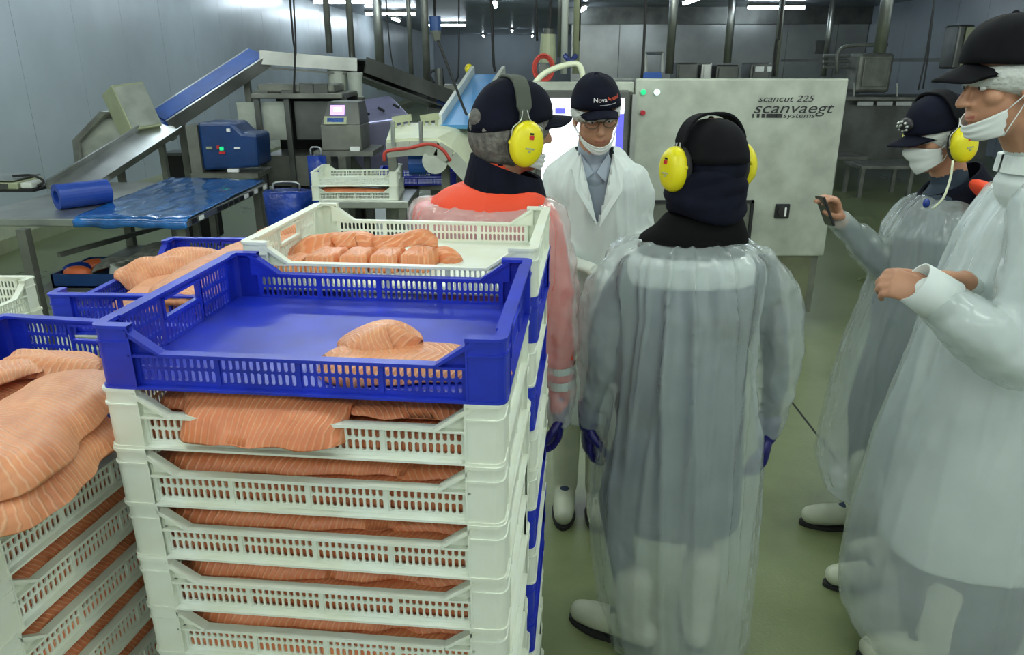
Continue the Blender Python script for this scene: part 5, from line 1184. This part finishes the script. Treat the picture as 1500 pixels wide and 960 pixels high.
# violet-grey hopper
t = thing('sheet_hopper', 'violet-grey sheet steel hopper with a sloping lid', 'hopper', P(555, 220, 7.2))
top = [P(505, 150, 7.9), P(572, 139, 8.1), P(604, 172, 7.4), P(536, 180, 7.1)]; low = [V((q.x, q.y, q.z - .5)) for q in top]
MB().loft([low, top]).build('lid', 'violet_steel', t, bevel=.02)
for k in range(3): q = P(532 + 22 * k, 163 - 5 * k, 7.42 + .1 * k); MB().beam(q, q + V((.06, -.03, -.03)), .02, .02).build('slot', 'black', t)
for q in low: MB().beam((q.x, q.y, 0), (q.x, q.y, q.z), .06, .06).build('leg', 'steel_dark', t)
for x0, x1, y0, y1, f_, lb in ((482, 512, 96, 142, 8.4, 'taller pale plastic tub behind the hooded machine'), (511, 533, 106, 142, 8.3, 'shorter pale plastic tub behind the hooded machine')):
    t = thing('plastic_tub', lb, 'tub', P((x0 + x1) / 2, y1, f_)); r = (x1 - x0) / 2 * vx(y0, f_); c = P((x0 + x1) / 2, y1, f_); z1 = P(x0, y0, f_).z
    MB().tube([V((c.x, f_, c.z)), V((c.x, f_, z1))], [r * .85, r], 20).build('tub', 'tub_plastic', t, smooth=False); MB().tube([V((c.x, f_, z1 - .03)), V((c.x, f_, z1))], r * 1.06, 20).build('rim', 'tub_plastic', t)
    MB().box((c.x - r, f_ - r, c.z - .05), (c.x + r, f_ + r, c.z)).build('shelf', 'steel_dull', t); MB().beam((c.x, f_, 0), (c.x, f_, c.z - .04), .06, .06).build('stand', 'steel_dull', t)
# small dark machine behind the descending conveyor
t = thing('valve_unit', 'small black valve unit with a looped hose behind the descending conveyor', 'machine', P(650, 130, 9.4))
MB().box(tuple(P(632, 142, 9.4)), tuple(P(672, 124, 9.4) + V((0, .3, 0)))).build('block', 'steel_dull', t); MB().tube([P(644, 126, 9.4), P(643, 100, 9.4)], .05, 10).build('cylinder', 'steel_dark', t)
MB().tube(spline([P(637, 124, 9.4), P(630, 110, 9.4), P(636, 103, 9.4), P(646, 107, 9.4), P(650, 124, 9.4)], 14), .014, 8).build('hose', 'rubber_black', t, smooth=True)
MB().beam((P(650, 142, 9.4).x, 9.5, 0), (P(650, 142, 9.4).x, 9.5, P(650, 142, 9.4).z), .4, .2).build('pedestal', 'steel_dark', t)
MB().box(tuple(P(640, 158, 9.2)), tuple(P(655, 147, 9.2) + V((0, .2, 0)))).build('cover', 'belt_blue', t)
# curved cream conveyor with blue inclined belt
t = thing('cream_conveyor', 'cream plastic conveyor rising to a flat top with red hose along its frame', 'conveyor', P(630, 240, 5.5))
prof = [(566, 196), (600, 181), (630, 180), (655, 190), (690, 232)]; near = [P(x, y + 18, 5.4) for x, y in ((566, 187), (600, 184), (640, 184), (660, 197), (692, 232))]; far_ = [P(x, y, 6.0) for x, y in ((572, 186), (602, 180), (648, 180), (680, 182), (716, 216))]
MB().add(near + far_, []).v
g = MB(); n = len(near); g.add(near + far_ + [q - V((0, 0, .03)) for q in near + far_], [(i, i + 1, n + i + 1, n + i) for i in range(n - 1)] + [(2 * n + i, 3 * n + i, 3 * n + i + 1, 2 * n + i + 1) for i in range(n - 1)] + [(i, 2 * n + i, 2 * n + i + 1, i + 1) for i in range(n - 1)]); g.build('belt', 'cream_plastic', t, smooth=False)
for i in range(n - 1): MB().beam(near[i] - V((0, .01, .07)), near[i + 1] - V((0, .01, .07)), .02, .10).build('side_frame', 'steel_panel', t)
for x, y in ((576, 200), (617, 200)): MB().tube([P(x, y + 14, 5.35), P(x - 1, y - 22, 5.35)], .014, 8).build('guide_post', 'steel', t)
for x0, x1, y in ((575, 603, 172), (616, 643, 170)):
    a, b = P(x0, y + 4, 5.9), P(x1, y, 5.9); MB().beam(a, b, .03, .05).build('guide_rail', 'cream_box', t)
    for k in range(3): q = a.lerp(b, .15 + .35 * k); MB().beam(q, q - V((0, 0, .09)), .02, .02).build('guide_prong', 'cream_box', t)
MB().tube(spline([P(563, 236, 5.3), P(566, 222, 5.3), P(600, 217, 5.3), P(628, 211, 5.3), P(648, 219, 5.3), P(660, 236, 5.3)], 20), .012, 8).build('red_hose', 'red_hose', t, smooth=True)
MB().tube([P(637, 236, 5.38), P(637, 236, 5.5)], .09, 20).build('drum', 'steel_panel', t); MB().tube([P(600, 238, 5.6), P(624, 238, 5.6)], .09, 16).build('motor', 'belt_blue', t)
for x in (575, 652): q = P(x, 225, 5.6); MB().beam((q.x, 5.6, 0), (q.x, 5.6, q.z), .06, .06).build('leg', 'steel_dull', t)
t = thing('blue_belt_elevator', 'broad light blue belt climbing away behind the profile person\'s cap', 'conveyor', P(690, 200, 5.7))
a0, a1, b0, b1 = P(645, 183, 5.9), P(690, 183, 5.7), P(693, 109, 7.4), P(738, 109, 7.3)
MB().prism([a0, a1, b1, b0], (0, .02, -.03)).build('belt', 'belt_light_blue', t)
for p, q in ((a0, b0), (a1, b1)): MB().beam(p + V((0, 0, .02)), q + V((0, 0, .02)), .03, .11).build('side_frame', 'pvc_white', t)
for q in (a0.lerp(b0, .3), a1.lerp(b1, .3), a0.lerp(b0, .95), a1.lerp(b1, .95)): MB().beam((q.x, q.y, 0), (q.x, q.y, q.z - .04), .05, .05).build('leg', 'steel_dull', t)
o = MB().ell(Matrix.Translation(P(687, 101, 7.4)), (0, 0, 0), (.04, .03, .045)).build('warning_lamp', 'muff_yellow', smooth=True); tag(o, 'small yellow lamp at the top of the light blue belt', 'lamp')
# side table with small crates
f_ = 5.3; zt_ = P(520, 293, f_).z
t = thing('side_table', 'small steel table carrying two white crates', 'table', (P(530, 300, f_).x, f_ + .25, 0))
a, b = P(470, 293, f_), P(600, 293, f_); MB().box((a.x, f_ - .06, zt_ - .05), (b.x, f_ + .6, zt_)).build('tabletop', 'steel', t, bevel=.005)
for x in (a.x + .05, b.x - .05):
    for y in (f_ - .02, f_ + .55): MB().beam((x, y, 0), (x, y, zt_ - .05), .05, .05).build('leg', 'steel_dull', t)
cx = P(528, 290, f_ + .2)
crate('white', (cx.x, f_ + .2, zt_ + .001), .03, 'lower white crate on the small side table', 'crates on the side table')
crate('white', (cx.x, f_ + .2, zt_ + CH * K + .001), .05, 'upper white crate on the small side table', 'crates on the side table')
fillet('salmon fillet showing in the lower crate on the side table', [V((cx.x - .25, f_ + .06, zt_ + .05)), V((cx.x, f_ + .06, zt_ + .052)), V((cx.x + .25, f_ + .06, zt_ + .05))], .22, .05, None, seed=88)
o = crate('blue', (P(612, 280, f_ + .55).x - .02, f_ + .75, zt_ + .02), .1, 'blue crate behind the white crates on the side table', 'crates on the side table')
MB()
t = thing('crate_stand', 'steel stand under the blue crate behind the side table', 'stand', (o.location.x, f_ + .75, 0)); MB().box((o.location.x - .3, f_ + .61, zt_ - .03), (o.location.x + .3, f_ + .98, zt_ + .02)).build('top', 'steel_dull', t)
for q in (-.25, .25): MB().beam((o.location.x + q, f_ + .8, 0), (o.location.x + q, f_ + .8, zt_ - .03), .05, .05).build('leg', 'steel_dull', t)
# bins with blue bags
for x, y, f_, w_, h_, lb in ((420, 280, 5.5, .16, .55, 'blue bin bag over a wire hoop bin in front of the hooded machine'), (463, 228, 6.2, .07, .6, 'slim blue bag hanging beside the label printer')):
    c = P(x, y, f_); t = thing('bin_bag', lb, 'bag', (c.x, f_, 0)); rings = []
    for k in range(8):
        u = k / 7; r = w_ * (.8 + .25 * u + .06 * math.sin(u * 9)); z = .03 + (c.z - .03) * u
        rings.append([V((c.x + r * (1 + .07 * math.sin(5 * a + k)) * math.cos(a), f_ + r * .9 * math.sin(a) * (1 + .06 * math.sin(4 * a)), z)) for a in [2 * math.pi * i / 26 for i in range(26)]])
    MB().loft(rings).build('bag', 'bag_blue', t, smooth=True)
    MB().tube(spline([V((c.x - w_ * .6, f_, c.z)), V((c.x - w_ * .5, f_, c.z + .06)), V((c.x + w_ * .5, f_, c.z + .06)), V((c.x + w_ * .6, f_, c.z))], 12), .008, 8).build('hoop', 'steel', t, smooth=True)

# dark box added to darken the empty space under the left machines
for x0, x1, y0, f0, lb in ((238, 300, 228, 7.9, 'dark box added to darken the space below the inclined conveyor'),):
    a, b = P(x0, y0, f0), P(x1, y0, f0); t = thing('dark_filler', lb, 'machine', (a.x, f0, 0))
    MB().box((a.x, f0, .06), (b.x, f0 + .25, a.z)).build('body', 'shade_fill', t, bevel=.01); MB().box((a.x, f0 - .02, a.z), (b.x, f0 + .27, a.z + .03)).build('top_plate', 'steel_dark', t)
    for x in (a.x + .06, b.x - .06): MB().beam((x, f0 + .12, 0), (x, f0 + .12, .07), .08, .08).build('foot', 'steel_dark', t)
